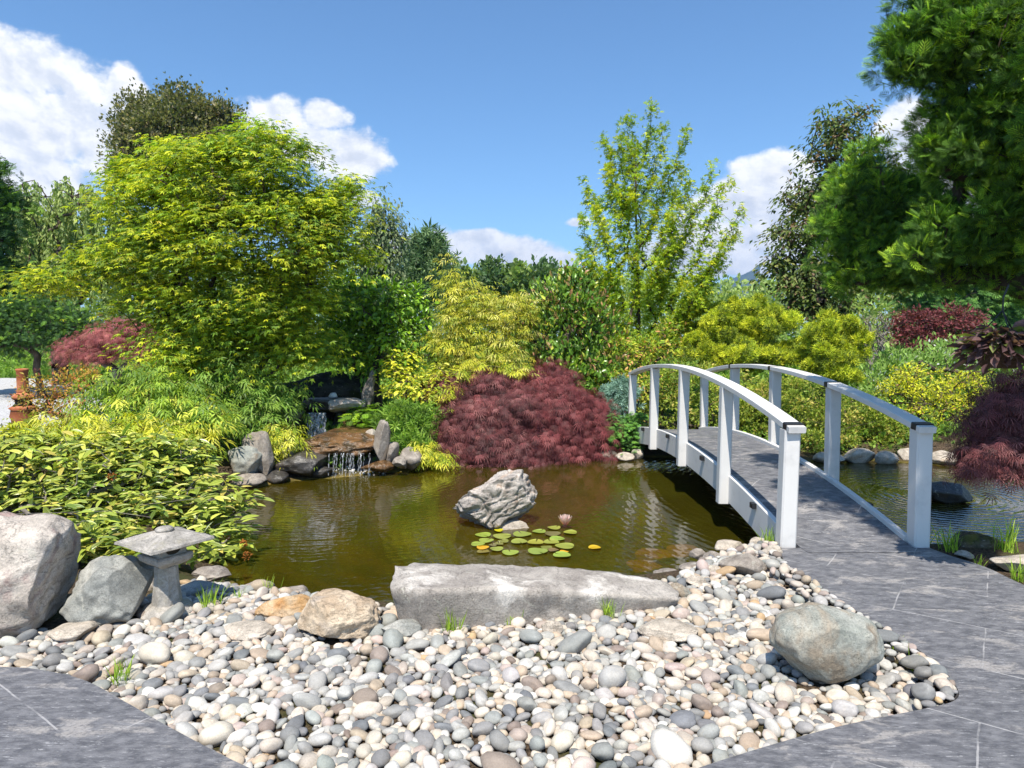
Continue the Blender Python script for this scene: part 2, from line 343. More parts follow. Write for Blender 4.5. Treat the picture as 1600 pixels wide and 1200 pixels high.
h = n.m('ADD', h, n.m('MULTIPLY', n.noise(n.mapping(v, scale=(1, 3.2, 1)), 12, 2, 0.5), 0.035))
bp = n.bump(h, 0.24, 0.05)
fr = n.add('ShaderNodeFresnel'); fr.inputs[0].default_value = 1.42; n.l.new(bp, fr.inputs[1])
gl = n.add('ShaderNodeBsdfGlossy'); gl.inputs['Roughness'].default_value = 0.015; n.l.new(bp, gl.inputs['Normal'])
murk = n.add('ShaderNodeBsdfDiffuse'); n.put(murk.inputs[0], n.mix(n.ramp(n.noise(v, 0.6, 3), 0.4, 0.65), (0.072, 0.062, 0.005), (0.090, 0.084, 0.007)))
tp = n.add('ShaderNodeBsdfTransparent'); tp.inputs[0].default_value = (0.62, 0.52, 0.16, 1)
mb = n.add('ShaderNodeMixShader'); mb.inputs[0].default_value = 0.46; n.l.new(tp.outputs[0], mb.inputs[1]); n.l.new(murk.outputs[0], mb.inputs[2])
mx = n.add('ShaderNodeMixShader'); n.l.new(n.m('MULTIPLY', fr.outputs[0], 1.3, clamp=True), mx.inputs[0]); n.l.new(mb.outputs[0], mx.inputs[1]); n.l.new(gl.outputs[0], mx.inputs[2])
n.l.new(mx.outputs[0], out.inputs[0]); M_WATER = m
cen = SHORE.mean(0); wp = np.c_[cen + (SHORE - cen) * 1.06, np.full(len(SHORE), ZW)]
import mathutils.geometry as mgeo
def tess(poly): return np.array(mgeo.tessellate_polygon([[Vector((p[0], p[1], 0)) for p in poly]]), np.int32)
def upfaces(v, f):
    nrm = np.cross(v[f[:, 1]] - v[f[:, 0]], v[f[:, 2]] - v[f[:, 0]]); f = f.copy(); b = nrm[:, 2] < 0; f[b] = f[b][:, ::-1]; return f
w = mesh_np('pond_water', wp, upfaces(wp, tess(wp)), M_WATER); tag(w, kind='structure')

# ------------------------------------------------------------------ path and patio (one sheet of stamped slate paving)
def smooth_line(pts, k=6):
    pts = np.asarray(pts, float); o = []
    for i in range(len(pts) - 1):
        p0, p1, p2, p3 = pts[max(i - 1, 0)], pts[i], pts[i + 1], pts[min(i + 2, len(pts) - 1)]
        for q in np.arange(k) / k:
            o.append(0.5 * ((2 * p1) + (-p0 + p2) * q + (2 * p0 - 5 * p1 + 4 * p2 - p3) * q ** 2 + (-p0 + 3 * p1 - 3 * p2 + p3) * q ** 3))
    o.append(pts[-1]); return np.array(o)
edge_px = [(1221, 856), (1228, 880), (1280, 915), (1330, 950), (1400, 992), (1462, 1036), (1494, 1072), (1492, 1094), (1440, 1108), (1350, 1126), (1260, 1148),
           (1120, 1190), (960, 1245), (760, 1290), (560, 1270), (390, 1200), (265, 1136), (195, 1096), (130, 1062), (60, 1046), (0, 1042), (-200, 1040), (-500, 1040)]
EDGE = smooth_line([P(x, y, 0)[:2] for x, y in edge_px])
RIGHT = smooth_line([P(x, y, 0)[:2] for x, y in [(2300, 1090), (1800, 980), (1660, 935), (1600, 914), (1540, 886), (1490, 870), (1452, 856)]])
PATH = np.concatenate([EDGE, [[-6, 2.5], [-6, -3], [8, -3]], RIGHT])
n_ = len(PATH); pv = np.concatenate([np.c_[PATH, np.zeros(n_)], np.c_[PATH, np.full(n_, -0.14)]])
i_ = np.arange(n_); j_ = (i_ + 1) % n_; tf = upfaces(pv, tess(PATH))
tag(mesh_np('path', pv, [tf, np.c_[i_, i_ + n_, j_ + n_, j_]], M_PATH), kind='structure')
# thin steel edging along the pebble side
e2 = EDGE[:44]; tg = np.gradient(e2, axis=0); nr = np.c_[tg[:, 1], -tg[:, 0]]; nr = nr / np.linalg.norm(nr, axis=1, keepdims=True)
sgn = 1 if poly_sd([e2[20] + nr[20] * 0.03], PATH)[0] < 0 else -1; nr *= sgn
k = len(e2); ev = np.concatenate([np.c_[e2 + nr * a_, np.full(k, b_)] for a_, b_ in ((0.002, 0.003), (0.008, 0.003), (0.008, -0.12), (0.002, -0.12))])
q = np.arange(k - 1); ef = np.concatenate([np.c_[q + a_ * k, q + 1 + a_ * k, q + 1 + ((a_ + 1) % 4) * k, q + ((a_ + 1) % 4) * k] for a_ in range(4)])
tag(mesh_np('garden_edging', ev, ef, M_EDGE), 'thin dark edging strip curving between the slate path and the pebble bed', 'edging')

# ------------------------------------------------------------------ rocks
def ico(sub):
    bm = bmesh.new(); bmesh.ops.create_icosphere(bm, subdivisions=sub, radius=1.0)
    v = np.array([x.co[:] for x in bm.verts]); f = np.array([[q.index for q in x.verts] for x in bm.faces]); bm.free(); return v, f
ICO = {k: ico(k) for k in (2, 3, 4, 5, 6)}
def rock_verts(dims, seed, rot=0.0, cuts=7, amp=0.13, freq=1.5, sub=5, boxy=0.0, fine=0.02, tilt=(0, 0), depth=(0.55, 0.92), pits=0.0, under=0.0):
    v, f = ICO[sub]; rs = np.random.RandomState(seed); p = v.copy()
    if boxy: p = p / (np.abs(p) ** (2 + boxy * 4)).sum(1, keepdims=True) ** (1 / (2 + boxy * 4))
    p = p * (1 + amp * fbm(v * freq + seed * 3.1, seed, 3))[:, None]
    for _ in range(cuts):
        nn = unit(rs.randn(3) * np.array([1, 1, 0.8])); d = rs.uniform(*depth)
        e = np.maximum(0, p @ nn - d); p = p - nn * (e * 0.93)[:, None]
    if pits:
        q = vnoise(v * 5.2 + seed, seed + 5); r = vnoise(v * 10.5 + seed, seed + 6)
        p = p * (1 - pits * np.maximum(0, q) - pits * 0.55 * np.maximum(0, r))[:, None]
        rd = np.abs(vnoise(v * 3.1 + seed * 1.7, seed + 9)); p = p * (1 - pits * 0.9 * np.exp(-(rd / 0.07) ** 2))[:, None]
    p = p * (1 + fine * fbm(v * 6 + seed, seed + 7, 4))[:, None]
    if under: p[:, :2] *= (1 - under * sstep(0.25, -1.0, p[:, 2]))[:, None]
    lo, hi = p.min(0), p.max(0); p = (p - (lo + hi) / 2) / (hi - lo) * np.array(dims)
    M = Matrix.Rotation(rot, 3, 'Z') @ Matrix.Rotation(tilt[0], 3, 'X') @ Matrix.Rotation(tilt[1], 3, 'Y')
    return p @ np.array(M).T, f
def rock(name, label, cat, c, dims, seed, mat, group=None, parent=None, **kw):
    v, f = rock_verts(dims, seed, **kw)
    o = mesh_np(name, v + np.array(c), f, mat, smooth=True, origin=c, parent=parent)
    return tag(o, label, cat, group)
def rock_px(name, label, px0, px1, pt, pb, seed, mat, z0=-0.06, deep=0.9, sink=0.12, cat='rock', group=None, **kw):
    cx = (px0 + px1) / 2; y = P(cx, pb, z0)[1]; d0 = D(px0, pb, y); d1 = D(px1, pb, y); w = d1[0] - d0[0]
    yc = y + 0.42 * w * deep; w *= yc / y; zt = D(cx, pt, yc)[2]; h = (zt - z0) * (1 + sink)
    c = np.array([D(cx, pb, yc)[0], yc, zt - h / 2])
    return rock(name, label, cat, c, (w, w * deep, h), seed, mat, group, **kw)
rock_px('boulder', 'tall pale granite boulder with a pinkish face at the edge of the pebble bed', -95, 112, 800, 1008, 11, M_GRANITE, deep=0.85, rot=0.3, cuts=3, sub=6, amp=0.2, fine=0.03, under=-0.12, depth=(.65,.95), cat='boulder')
rock_px('boulder', 'smooth blue grey boulder wedged between the tall granite boulder and the stone lantern', 108, 242, 872, 985, 23, M_GREY, deep=0.8, cuts=4, amp=0.2, rot=0.5, under=-.35, cat='boulder', fine=0.008, sub=6)
rock_px('boulder', 'large rounded greenish grey boulder in the pebbles beside the slate path', 1196, 1362, 944, 1082, 5, M_GREEN, deep=0.8, cuts=2, amp=0.13, cat='boulder', fine=0.010, sub=6, depth=(0.7, 0.95), sink=0.08, under=0.38)
rock_px('rock', 'craggy tan rock standing in the pebbles left of the long slab', 464, 594, 926, 1008, 31, M_TAN, deep=0.85, cuts=8, amp=0.12, fine=0.035, sub=6)
rock_px('rock', 'low rusty orange rock behind the craggy tan rock', 400, 492, 929, 976, 37, M_OCHRE, z0=-0.09, deep=0.7, cuts=8, amp=0.12, fine=0.04)
rock_px('rock', 'smooth grey rock at the left foot of the long slab', 596, 660, 968, 1002, 41, M_GREY, deep=0.8, cuts=5, fine=0.008)
rock_px('rock', 'rounded grey shore stone behind the rusty orange rock', 378, 428, 905, 936, 43, M_BANK, z0=-0.15, deep=0.8, cuts=4)
rock_px('rock', 'grey shore stone behind the craggy tan rock', 432, 482, 914, 940, 44, M_BANK, z0=-0.15, deep=0.8, cuts=4)
rock_px('rock', 'dark grey stone lying in the lantern shadow', 272, 352, 910, 946, 46, M_GREY, z0=-0.12, deep=0.8, cuts=5)
rock_px('rock', 'pale stone behind the lantern shaft', 212, 256, 884, 930, 47, M_PALEBANK, z0=-0.10, deep=0.8, cuts=6)
rock_px('rock', 'brownish stone under the leaves at the pond end by the lantern', 300, 362, 886, 912, 48, M_BANK, z0=-0.15, deep=0.8, cuts=6)
rock_px('rock', 'flat pale grey rock half buried in pebbles left of the tan rock', 348, 432, 974, 1004, 49, M_PALEBANK, deep=0.8, cuts=5, fine=0.008)
rock_px('rock', 'flat whitish rock half buried in pebbles between the slab and the round boulder', 994, 1088, 972, 1008, 50, M_PALEBANK, deep=0.8, cuts=6)
rock_px('rock', 'pale grey rock in front of the tall granite boulder', 76, 146, 976, 1008, 51, M_PALEBANK, deep=0.8, cuts=5, fine=0.008)
rock_px('rock', 'small white angular rock at the front of the long slab', 846, 880, 970, 996, 52, M_PALEBANK, deep=0.9, cuts=7, sub=4)
# the long slab
def slab():
    nu, nv = 90, 40
    A = P(650, 990, -0.05); B = P(1052, 956, -0.05)
    L = np.linspace(0, 1, nu); T = np.linspace(0, 1, nv, endpoint=False)
    vs = []
    for u in L:
        # cross section going round: front bottom, front top, back top, back bottom
        pb = np.interp(u, [0, .1, .3, .6, .9, 1], [978, 990, 984, 970, 957, 950]); pxb = np.interp(u, [0, .06, .12, 1], [622, 640, 662, 1056])
        ptf = np.interp(u, [0, .1, .4, .7, 1], [920, 922, 917, 925, 936]); pxf = np.interp(u, [0, 1], [609, 1062])
        ptb = np.interp(u, [0, .1, .3, .6, .8, .95, 1], [884, 878, 881, 885, 894, 907, 918]); pxk = np.interp(u, [0, .1, 1], [618, 648, 1056])
        fb = P(pxb, pb, -0.06); ftp = D(pxf, ptf, fb[1] - 0.045)
        bt = D(pxk, ptb, fb[1] + np.interp(u, [0, .1, .5, .9, 1], [.24, .50, .52, .34, .20])); bb = bt.copy(); bb[2] = -0.28; fb2 = fb.copy(); fb2[2] = -0.16
        ring = np.array([fb2, fb, ftp, bt, bb]); seg = np.linalg.norm(np.diff(np.r_[ring, ring[:1]], axis=0), axis=1); cs = np.r_[0, np.cumsum(seg)] / seg.sum()
        vs.append(np.c_[[np.interp(T, cs, np.r_[ring[:, k_], ring[:1, k_]]) for k_ in range(3)]].T)
    vs = np.array(vs)
    vs = vs.reshape(-1, 3); c0 = vs.mean(0)
    vs = vs + unit(vs - c0) * (0.016 * fbm(vs * 5, 3, 5) + 0.010 * fbm(vs * 22, 8, 3))[:, None]
    f = []
    for i in range(nu - 1):
        for j in range(nv): f.append((i * nv + j, i * nv + (j + 1) % nv, (i + 1) * nv + (j + 1) % nv, (i + 1) * nv + j))
    e0 = len(vs); vs = np.r_[vs, [vs[:nv].mean(0)], [vs[-nv:].mean(0)]]
    tri = [(e0, (j + 1) % nv, j) for j in range(nv)] + [(e0 + 1, (nu - 1) * nv + j, (nu - 1) * nv + (j + 1) % nv) for j in range(nv)]
    return tag(mesh_np('stone_slab', vs, [np.array(f)[:, ::-1], np.array(tri)[:, ::-1]], M_SLAB, smooth=True, origin=c0), 'long flat topped grey stone slab between the pebbles and the pond', 'rock')
slab()
# bank stones between slab and bridge
for i, (a, b, c_, d_, z, mt, lb) in enumerate([
    (1125, 1194, 866, 906, -0.08, M_BANK, 'flat faced grey bank stone in the heap below the bridge stringer'),
    (1096, 1136, 862, 884, -0.14, M_BANK, 'dark rough bank stone left of the flat faced grey one'),
    (1076, 1104, 857, 876, -0.18, M_BANK, 'small dark stone at the water where the bank heap begins'),
    (1168, 1202, 840, 858, -0.12, M_PALEBANK, 'speckled stone under the end of the bridge stringer'),
    (1114, 1162, 845, 866, -0.16, M_PALEBANK, 'pale yellowish bank stone close under the bridge stringer'),
    (1186, 1222, 852, 876, -0.06, M_PALEBANK, 'smooth rounded cream stone next to the near left bridge post'),
    (1060, 1104, 880, 900, -0.12, M_BANK, 'low grey bank stone with a pale corner above the slab end'),
    (1096, 1128, 884, 904, -0.09, M_PALEBANK, 'pale bank stone left below the flat faced grey one'),
    (1020, 1066, 890, 910, -0.16, M_BANK, 'lichen stained bank stone behind the right tip of the slab'),
    (1042, 1080, 912, 940, -0.07, M_GREEN, 'smooth grey green stone against the right tip of the slab'),
    (1070, 1104, 900, 922, -0.07, M_PALEBANK, 'pale stone with a grey patch beside the slab tip'),
    (1176, 1206, 868, 892, -0.07, M_PALEBANK, 'long pale stone right of the flat faced grey one')]):
    rock_px('bank_stone', lb, a, b, c_, d_, 60 + i, mt, z0=z, deep=0.85, cuts=6, sub=4, cat='stone', group='stones heaped on the near pond bank')
# pitted rock in the pond
pr = P(772, 832, ZW); rk = rock('pond_rock', 'pitted pale rock rising from the pond behind the lily pads', 'rock', np.array([pr[0], pr[1] + 0.36, -0.07]), (0.90, 0.66, 0.60), 73, M_PITTED, sub=6, cuts=11, amp=0.2, fine=0.06, pits=0.075, rot=0.2, boxy=0.3, tilt=(0, -0.3))
s_ = P(802, 824, ZW); rock('rock', 'low pinkish stone at the foot of the pitted pond rock', 'rock', (s_[0], s_[1], ZW), (0.34, 0.2, 0.16), 75, M_PALEBANK, sub=4)
# orange stones under water
M_ALGAE = rock_mat('orange_algae_stone', (0.60, 0.32, 0.07), (0.78, 0.48, 0.15), None, 5.0, 0.4)
for i, (px, py, r, lb) in enumerate([(1072, 853, .17, 'rightmost of the sunken orange stones under the pond surface'), (1027, 859, .19, 'middle orange stone sunken under the pond surface'), (1010, 880, .16, 'nearest of the sunken orange stones behind the slab')]):
    p_ = P(px, py, ZW); rock('sunken_stone', lb, 'stone', (p_[0], p_[1] + 0.05, ZW - 0.073), (r * 2, r * 1.5, 0.13), 80 + i, M_ALGAE, sub=4, group='orange stones under the water')
# right bank
rock_px('rock', 'brown mossy rock on the bank right of the near bridge post', 1484, 1556, 830, 866, 90, M_MOSSY, z0=-0.12, deep=0.6, cuts=7)
rock_px('rock', 'pinkish grey rock beside the slate path at the right edge', 1546, 1640, 866, 898, 91, M_PALEBANK, z0=-0.06, deep=0.6, cuts=7)
rock_px('rock', 'small pale stone by the path below the mossy rock', 1494, 1520, 860, 874, 92, M_PALEBANK, z0=-0.06, deep=0.8, sub=4)
rock_px('pond_rock', 'dark wet rock in the right part of the pond with ripples round it', 1440, 1516, 752, 788, 93, M_DARKWET, z0=ZW, deep=0.7, cuts=7)
wp_ = P(1464, 770, ZW); rock('pond_ornament', 'small pointed white upright shape standing behind the dark pond rock', 'ornament', (wp_[0], wp_[1] + 0.25, ZW + 0.16), (0.13, 0.11, 0.36), 94, M_WHITE, sub=4, cuts=4)  # white upright shape of unknown kind, modelled with the rock generator
for i, (a, b, c_, d_, lb) in enumerate([
    (1316, 1366, 700, 724, 'rounded pale stone below the box shrub on the far right shore'), (1366, 1402, 704, 726, 'white freckled stone on the far right shore below the azalea'), (1405, 1440, 700, 722, 'cream stone on the far shore left of the near right post'),
    (1452, 1500, 704, 728, 'pale angular stone on the far shore right of the near right post'), (1498, 1552, 706, 734, 'whitish stone on the far shore behind the dark pond rock'), (1556, 1604, 704, 738, 'pale stone on the far shore at the right edge of the view'), (1270, 1320, 706, 724, 'shaded stone at the far shore under the box shrub'), (1474, 1530, 694, 712, 'flat sandy stone set back on the far right shore')]):
    rock_px('shore_stone', lb, a, b, c_, d_, 100 + i, M_PALEBANK, z0=ZW, deep=0.7, cuts=7, sub=4, cat='stone', group='pale stones along the far right shore')
for i, (a, b, c_, d_, lb) in enumerate([
    (932, 965, 704, 719, 'pale flat stone on the far shore under the red laceleaf maple'), (962, 992, 706, 721, 'sandy flat stone on the far shore below the dwarf spruce'), (986, 1006, 702, 718, 'rounded pale stone at the far foot of the bridge')]):
    rock_px('shore_stone', lb, a, b, c_, d_, 112 + i, M_PALEBANK, z0=ZW, deep=0.7, cuts=6, sub=4, cat='stone', group='stones on the shore below the bridge')

# ------------------------------------------------------------------ waterfall
def rk2(name, label, px0, px1, pt, pb, y, deep, seed, mat, **kw):
    a, b = D(px0, pb, y), D(px1, pb, y); tp = D((px0 + px1) / 2, pt, y)[2]; zb = a[2]
    return rock(name, label, 'rock', ((a[0] + b[0]) / 2, y + deep / 2, (tp + zb) / 2), (b[0] - a[0], deep, max(tp - zb, .05)), seed, mat, **kw)
M_SHADEROCK = rock_mat('shade_toned_mossy_stone', (0.022, 0.022, 0.02), (0.06, 0.058, 0.05), (0.035, 0.045, 0.015), 4.0, 0.7)  # the maple's deep shade is put into these near-black base colours
rk2('rock', 'wide shade darkened slab of rock standing behind the waterfall', 424, 572, 582, 668, 11.6, 1.0, 147, M_SHADEROCK, boxy=0.0, cuts=5, fine=.05, amp=.3, rot=.15, depth=(.6,.95))
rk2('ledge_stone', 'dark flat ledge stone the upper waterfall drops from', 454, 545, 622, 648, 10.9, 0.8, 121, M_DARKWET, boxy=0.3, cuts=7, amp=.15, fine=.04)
rk2('ledge_stone', 'mottled pale ended ledge stone right of the upper waterfall', 508, 564, 624, 648, 10.72, 0.6, 122, M_PITTED, boxy=0.1, cuts=6, fine=.04)
rk2('rock', 'small white stone on top of the dark ledge', 512, 526, 614, 624, 11.2, 0.14, 123, M_WHITE, sub=3)
rk2('rock', 'dark stone carrying the ledge left of the upper waterfall', 444, 484, 640, 694, 10.95, 0.7, 124, M_DARKWET, boxy=.5)
rk2('rock', 'dark stone carrying the ledge right of the upper waterfall', 508, 548, 643, 694, 11.05, 0.7, 125, M_DARKWET, boxy=.5)
rk2('rock', 'rusty wet stone beside the upper waterfall', 534, 586, 656, 688, 10.7, 0.6, 126, M_RUSTWET, boxy=.4)
rk2('cascade_slab', 'wide rust brown slab the lower cascade runs over', 446, 590, 682, 718, 9.40, 1.4, 127, M_RUSTWET, boxy=0.5, cuts=6, amp=.12, fine=.05)
rk2('rock', 'upright grey stone flanking the cascade slab', 580, 606, 658, 730, 9.45, 0.35, 128, M_BANK, boxy=.4, tilt=(0, 0.1))
rk2('rock', 'squat grey stone at the water right of the upright one', 598, 620, 694, 732, 9.5, 0.3, 129, M_BANK, boxy=.4, sub=4)
rk2('rock', 'low dark stone where the purple bamboo shade meets the water', 620, 656, 704, 738, 9.5, 0.5, 130, M_BANK, sub=4)
rk2('rock', 'big rough grey stone left of the cascade at the pond', 344, 402, 700, 758, 8.72, 0.6, 131, M_GREEN, cuts=9)
rk2('rock', 'tilted upright grey stone left of the cascade', 382, 422, 676, 756, 8.95, 0.4, 132, M_BANK, cuts=8, boxy=.5, tilt=(0, -0.25))
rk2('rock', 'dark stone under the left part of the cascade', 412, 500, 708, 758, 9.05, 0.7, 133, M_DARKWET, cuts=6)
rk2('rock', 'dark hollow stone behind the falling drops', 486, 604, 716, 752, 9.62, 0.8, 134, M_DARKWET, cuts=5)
rk2('rock', 'small rusty stone at the foot of the cascade', 404, 446, 738, 762, 8.9, 0.3, 135, M_DARKWET, sub=4)
rk2('rock', 'small brown stone at the water below the squat stone', 560, 614, 722, 742, 9.35, 0.3, 136, M_RUSTWET, sub=4)
rk2('rock', 'flat pale stone edge at the left end of the pond', 356, 410, 744, 766, 8.6, 0.4, 137, M_BANK, sub=4)
rk2('rock', 'angular grey stone between the tilted upright stone and the cascade slab', 418, 462, 686, 726, 9.3, 0.5, 138, M_BANK, cuts=8)
rk2('rock', 'small grey stone at the water left of the purple maple', 610, 634, 716, 736, 9.35, 0.3, 139, M_BANK, sub=4)
rk2('rock', 'pale tan stone at the right corner of the rust brown slab', 566, 586, 672, 694, 9.9, 0.3, 141, M_PALEBANK, sub=4, cuts=8)
rk2('rock', 'dark wet pebble pile stone under the middle of the cascade', 470, 520, 732, 750, 9.2, 0.3, 142, M_DARKWET, sub=4, cuts=8)
rk2('rock', 'dark stone left of the upper ledge half hidden by bamboo', 430, 468, 632, 664, 10.7, 0.5, 143, M_BANK, cuts=8)
m, n, out = new_mat('falling_water'); v = n.mapping(ocoord(n), scale=(1, 1, 0.08))
st = n.noise(v, 42, 4, 0.6)
gb = n.add('ShaderNodeBsdfGlass'); gb.inputs['IOR'].default_value = 1.33; gb.inputs['Roughness'].default_value = 0.15
wd = n.add('ShaderNodeBsdfDiffuse'); wd.inputs[0].default_value = (0.80, 0.84, 0.90, 1); tp = n.add('ShaderNodeBsdfTransparent')
m1 = n.add('ShaderNodeMixShader'); m1.inputs[0].default_value = 0.55; n.l.new(gb.outputs[0], m1.inputs[1]); n.l.new(wd.outputs[0], m1.inputs[2])
m2 = n.add('ShaderNodeMixShader'); n.l.new(n.ramp(st, 0.44, 0.64, 0.05, 0.8), m2.inputs[0]); n.l.new(tp.outputs[0], m2.inputs[1]); n.l.new(m1.outputs[0], m2.inputs[2])
n.l.new(m2.outputs[0], out.inputs[0]); M_FALL = m
def streams(name, label, px0, px1, pt, pb, y, cnt, wid, seed):
    rs = np.random.RandomState(seed); V, F = [], []
    for k_ in range(cnt):
        px = rs.uniform(px0, px1); a = D(px, pt, y); b = D(px + rs.uniform(-2, 2), pb + rs.uniform(-3, 2), y - 0.10)
        w0 = wid * rs.uniform(.4, 1.3)
        for s in range(9):
            q = s / 8; c = a * (1 - q) + b * q; c = c + np.array([0.008 * math.sin(s * 2 + k_), -0.06 * math.sqrt(q), 0]); r = w0 * (1 - 0.5 * q)
            for e in range(6): V.append(c + np.array([math.cos(e * math.pi / 3) * r, math.sin(e * math.pi / 3) * r * .6, 0]))
        o0 = len(V) - 54
        for s in range(8):
            for e in range(6): F.append((o0 + s * 6 + e, o0 + s * 6 + (e + 1) % 6, o0 + s * 6 + 6 + (e + 1) % 6, o0 + s * 6 + 6 + e))
    V = np.array(V); return tag(mesh_np(name, V, np.array(F), M_FALL, smooth=True, origin=V.mean(0)), label, 'waterfall')
streams('waterfall', 'narrow veil of water falling from the dark ledge stone', 482, 509, 645, 692, 10.82, 46, 0.016, 1)
streams('waterfall', 'thin broken strings of water dripping off the rust brown slab', 505, 580, 708, 744, 9.42, 30, 0.0042, 2)
rs = np.random.RandomState(5); V, F = [], []
iv, if_ = ICO[2]
for k_ in range(170):                       # splash where the cascade lands
    q = rs.randn(2) * np.array([0.30, 0.06]); c = D(525, 748, 9.6); r = abs(rs.randn()) * 0.010 + 0.006
    F.append(if_ + len(V) * len(iv)); V.append(iv * r + np.array([c[0] + q[0], c[1] + q[1], ZW + abs(rs.randn()) * 0.035]))
tag(mesh_np('splash', np.concatenate(V), np.concatenate(F), M_WHITE, smooth=True, origin=V[0][0]), 'white splashing foam where the lower cascade lands in the pond', 'splash')

# ------------------------------------------------------------------ bevelled boxes, swept bars
def beam(pts, w, h, up=(0, 0, 1)):
    """a rectangular bar with chamfered edges swept along pts: verts, quads"""
    pts = np.asarray(pts, float); c = min(w, h) * 0.10
    prof = np.array([(-w / 2 + c, -h / 2), (w / 2 - c, -h / 2), (w / 2, -h / 2 + c), (w / 2, h / 2 - c), (w / 2 - c, h / 2), (-w / 2 + c, h / 2), (-w / 2, h / 2 - c), (-w / 2, -h / 2 + c)])
    tg = unit(np.gradient(pts, axis=0)); up = np.array(up, float); V = []
    for p_, t_ in zip(pts, tg):
        s = unit(np.cross(t_, up)); u = np.cross(s, t_); V += [p_ + s * a + u * b for a, b in prof]
    F = [(i * 8 + j, i * 8 + (j + 1) % 8, i * 8 + 8 + (j + 1) % 8, i * 8 + 8 + j) for i in range(len(pts) - 1) for j in range(8)]
    return np.array(V), np.array(F), [np.arange(8)[::-1], np.arange(8) + (len(pts) - 1) * 8]
def put_beam(name, parent, mat, pts, w, h, up=(0, 0, 1), label=None):
    V, F, caps = beam(pts, w, h, up); o = mesh_np(name, V, [F, np.array(caps)], mat, parent); 
    if label: o['label'] = label
    return o
# ------------------------------------------------------------------ bridge
Y0, Y1 = 5.32, 11.35
def deckz(s): return 0.004 + 0.085 * s + 0.27 * 4 * s * (1 - s)
def side(s, k): return (2.195 - 0.17 * s) if k == 0 else (3.20 - 0.01 * s)
br = root('footbridge', (2.65, 8.3, 0), 'white arched wooden footbridge with a dark slate deck over the pond', 'bridge')
ss = np.linspace(-0.035, 1.03, 40)
V, F = [], []
for s in ss:
    z = deckz(s) if s > 0 else 0.004
    for x in np.linspace(side(s, 0) + 0.06, side(s, 1) - 0.06, 9): V.append((x, Y0 + s * (Y1 - Y0), z))
nd = len(V); V = np.array(V); V = np.r_[V, V - np.array([0, 0, 0.06])]
F = [(i * 9 + j, i * 9 + j + 1, i * 9 + j + 10, i * 9 + j + 9) for i in range(39) for j in range(8)]
F += [(b + nd, a + nd, d + nd, c + nd) for a, b, c, d in F]
F += [(i * 9, i * 9 + 9, i * 9 + 9 + nd, i * 9 + nd) for i in range(39)] + [(i * 9 + 8 + nd, i * 9 + 17 + nd, i * 9 + 17, i * 9 + 8) for i in range(39)]
mesh_np('deck', V, np.array(F), M_PATH, br)
s_posts = [0.0, 0.245, 0.495, 0.745, 1.0]
for k_ in (0, 1):
    sg = -1 if k_ == 0 else 1
    line = lambda s0, s1, dz, off, n_=26: [(side(s, k_) + off, Y0 + s * (Y1 - Y0), deckz(s) + dz) for s in np.linspace(s0, s1, n_)]
    st_ = put_beam('stringer', br, M_WHITE, line(0.012, 1.0, -0.095, -sg * 0.035), 0.05, 0.27)
    rl = put_beam('handrail', br, M_WHITE, line(-0.017, 1.017, 0.945, 0), 0.135, 0.05)
    for i, s in enumerate(s_posts):
        x, y = side(s, k_) + sg * 0.012, Y0 + s * (Y1 - Y0); zb = -0.03 if i in (0, 4) else deckz(s) - 0.25
        wv = 0.125 if i == 0 else 0.115
        po = put_beam('post', br, M_WHITE, [(x + sg * 0.012, y, zb), (x, y, deckz(s) + 0.9185)], wv, wv, up=(0, 1, 0))
        if k_ == 1 or i == 0:
            za = deckz(s) + 0.945; yy = y + (0.0 if i else -0.03); V_, F_, caps = beam([(side(s, k_), yy - .032, za + (0 if i else -0.004)), (side(s, k_), yy + .032, za + (0.0 if i else 0.004))], 0.141, 0.056)
            mesh_np('rail_strap', V_, [F_, np.array(caps)], M_BLACK, rl)
    for s in (0.12, 0.37, 0.62, 0.87):
        x, y, z = side(s, k_) - sg * 0.035 + sg * 0.045, Y0 + s * (Y1 - Y0), deckz(s) + 0.005
        put_beam('deck_light', br, M_BLACK, [(x, y - .035, z), (x, y + .035, z)], 0.038, 0.05)

# ------------------------------------------------------------------ lantern
lb_ = P(262, 958, -0.06); lx, ly = lb_[0], lb_[1]
ln = root('stone_lantern', (lx, ly, -0.08), 'small weathered granite lantern with a broad square roof beside the pebbles', 'lantern')
def prism(prof, sides, rot, c, power=1.0, sub=1):
    """rings (radius, z) round an axis, 'sides'-gon; sub subdivides each side"""
    nn = sides * sub; V = []
    for r, z in prof:
        for e in range(nn):
            a0 = (e // sub) * 2 * math.pi / sides + rot; a1 = a0 + 2 * math.pi / sides; q = (e % sub) / sub
            V.append((c[0] + r * ((1 - q) * math.cos(a0) + q * math.cos(a1)), c[1] + r * ((1 - q) * math.sin(a0) + q * math.sin(a1)), c[2] + z))
    F = [(i * nn + e, i * nn + (e + 1) % nn, (i + 1) * nn + (e + 1) % nn, (i + 1) * nn + e) for i in range(len(prof) - 1) for e in range(nn)]
    return np.array(V), F, [list(range(nn))[::-1], [(len(prof) - 1) * nn + e for e in range(nn)]]
def put_prism(name, prof, sides, rot, mat=M_LANTERN, sub=1, rough=0.004, smooth=False):
    V, F, caps = prism(prof, sides, rot, (lx, ly, -0.08), sub=sub)
    V = V + rough * np.c_[fbm(V * 22, 1, 3), fbm(V * 22 + 9, 2, 3), fbm(V * 22 + 5, 3, 3)]
    return mesh_np(name, V, [np.array(F), np.array(caps)], mat, ln, smooth=smooth)
LR = R(-78)
put_prism('base', [(0.16, 0), (0.165, .04), (0.13, .075), (0.085, .09)], 12, 0, sub=2)
put_prism('shaft', [(0.088, .085), (0.082, .14), (0.074, .2), (0.070, .27), (0.069, .325)], 8, LR + R(22), sub=2)
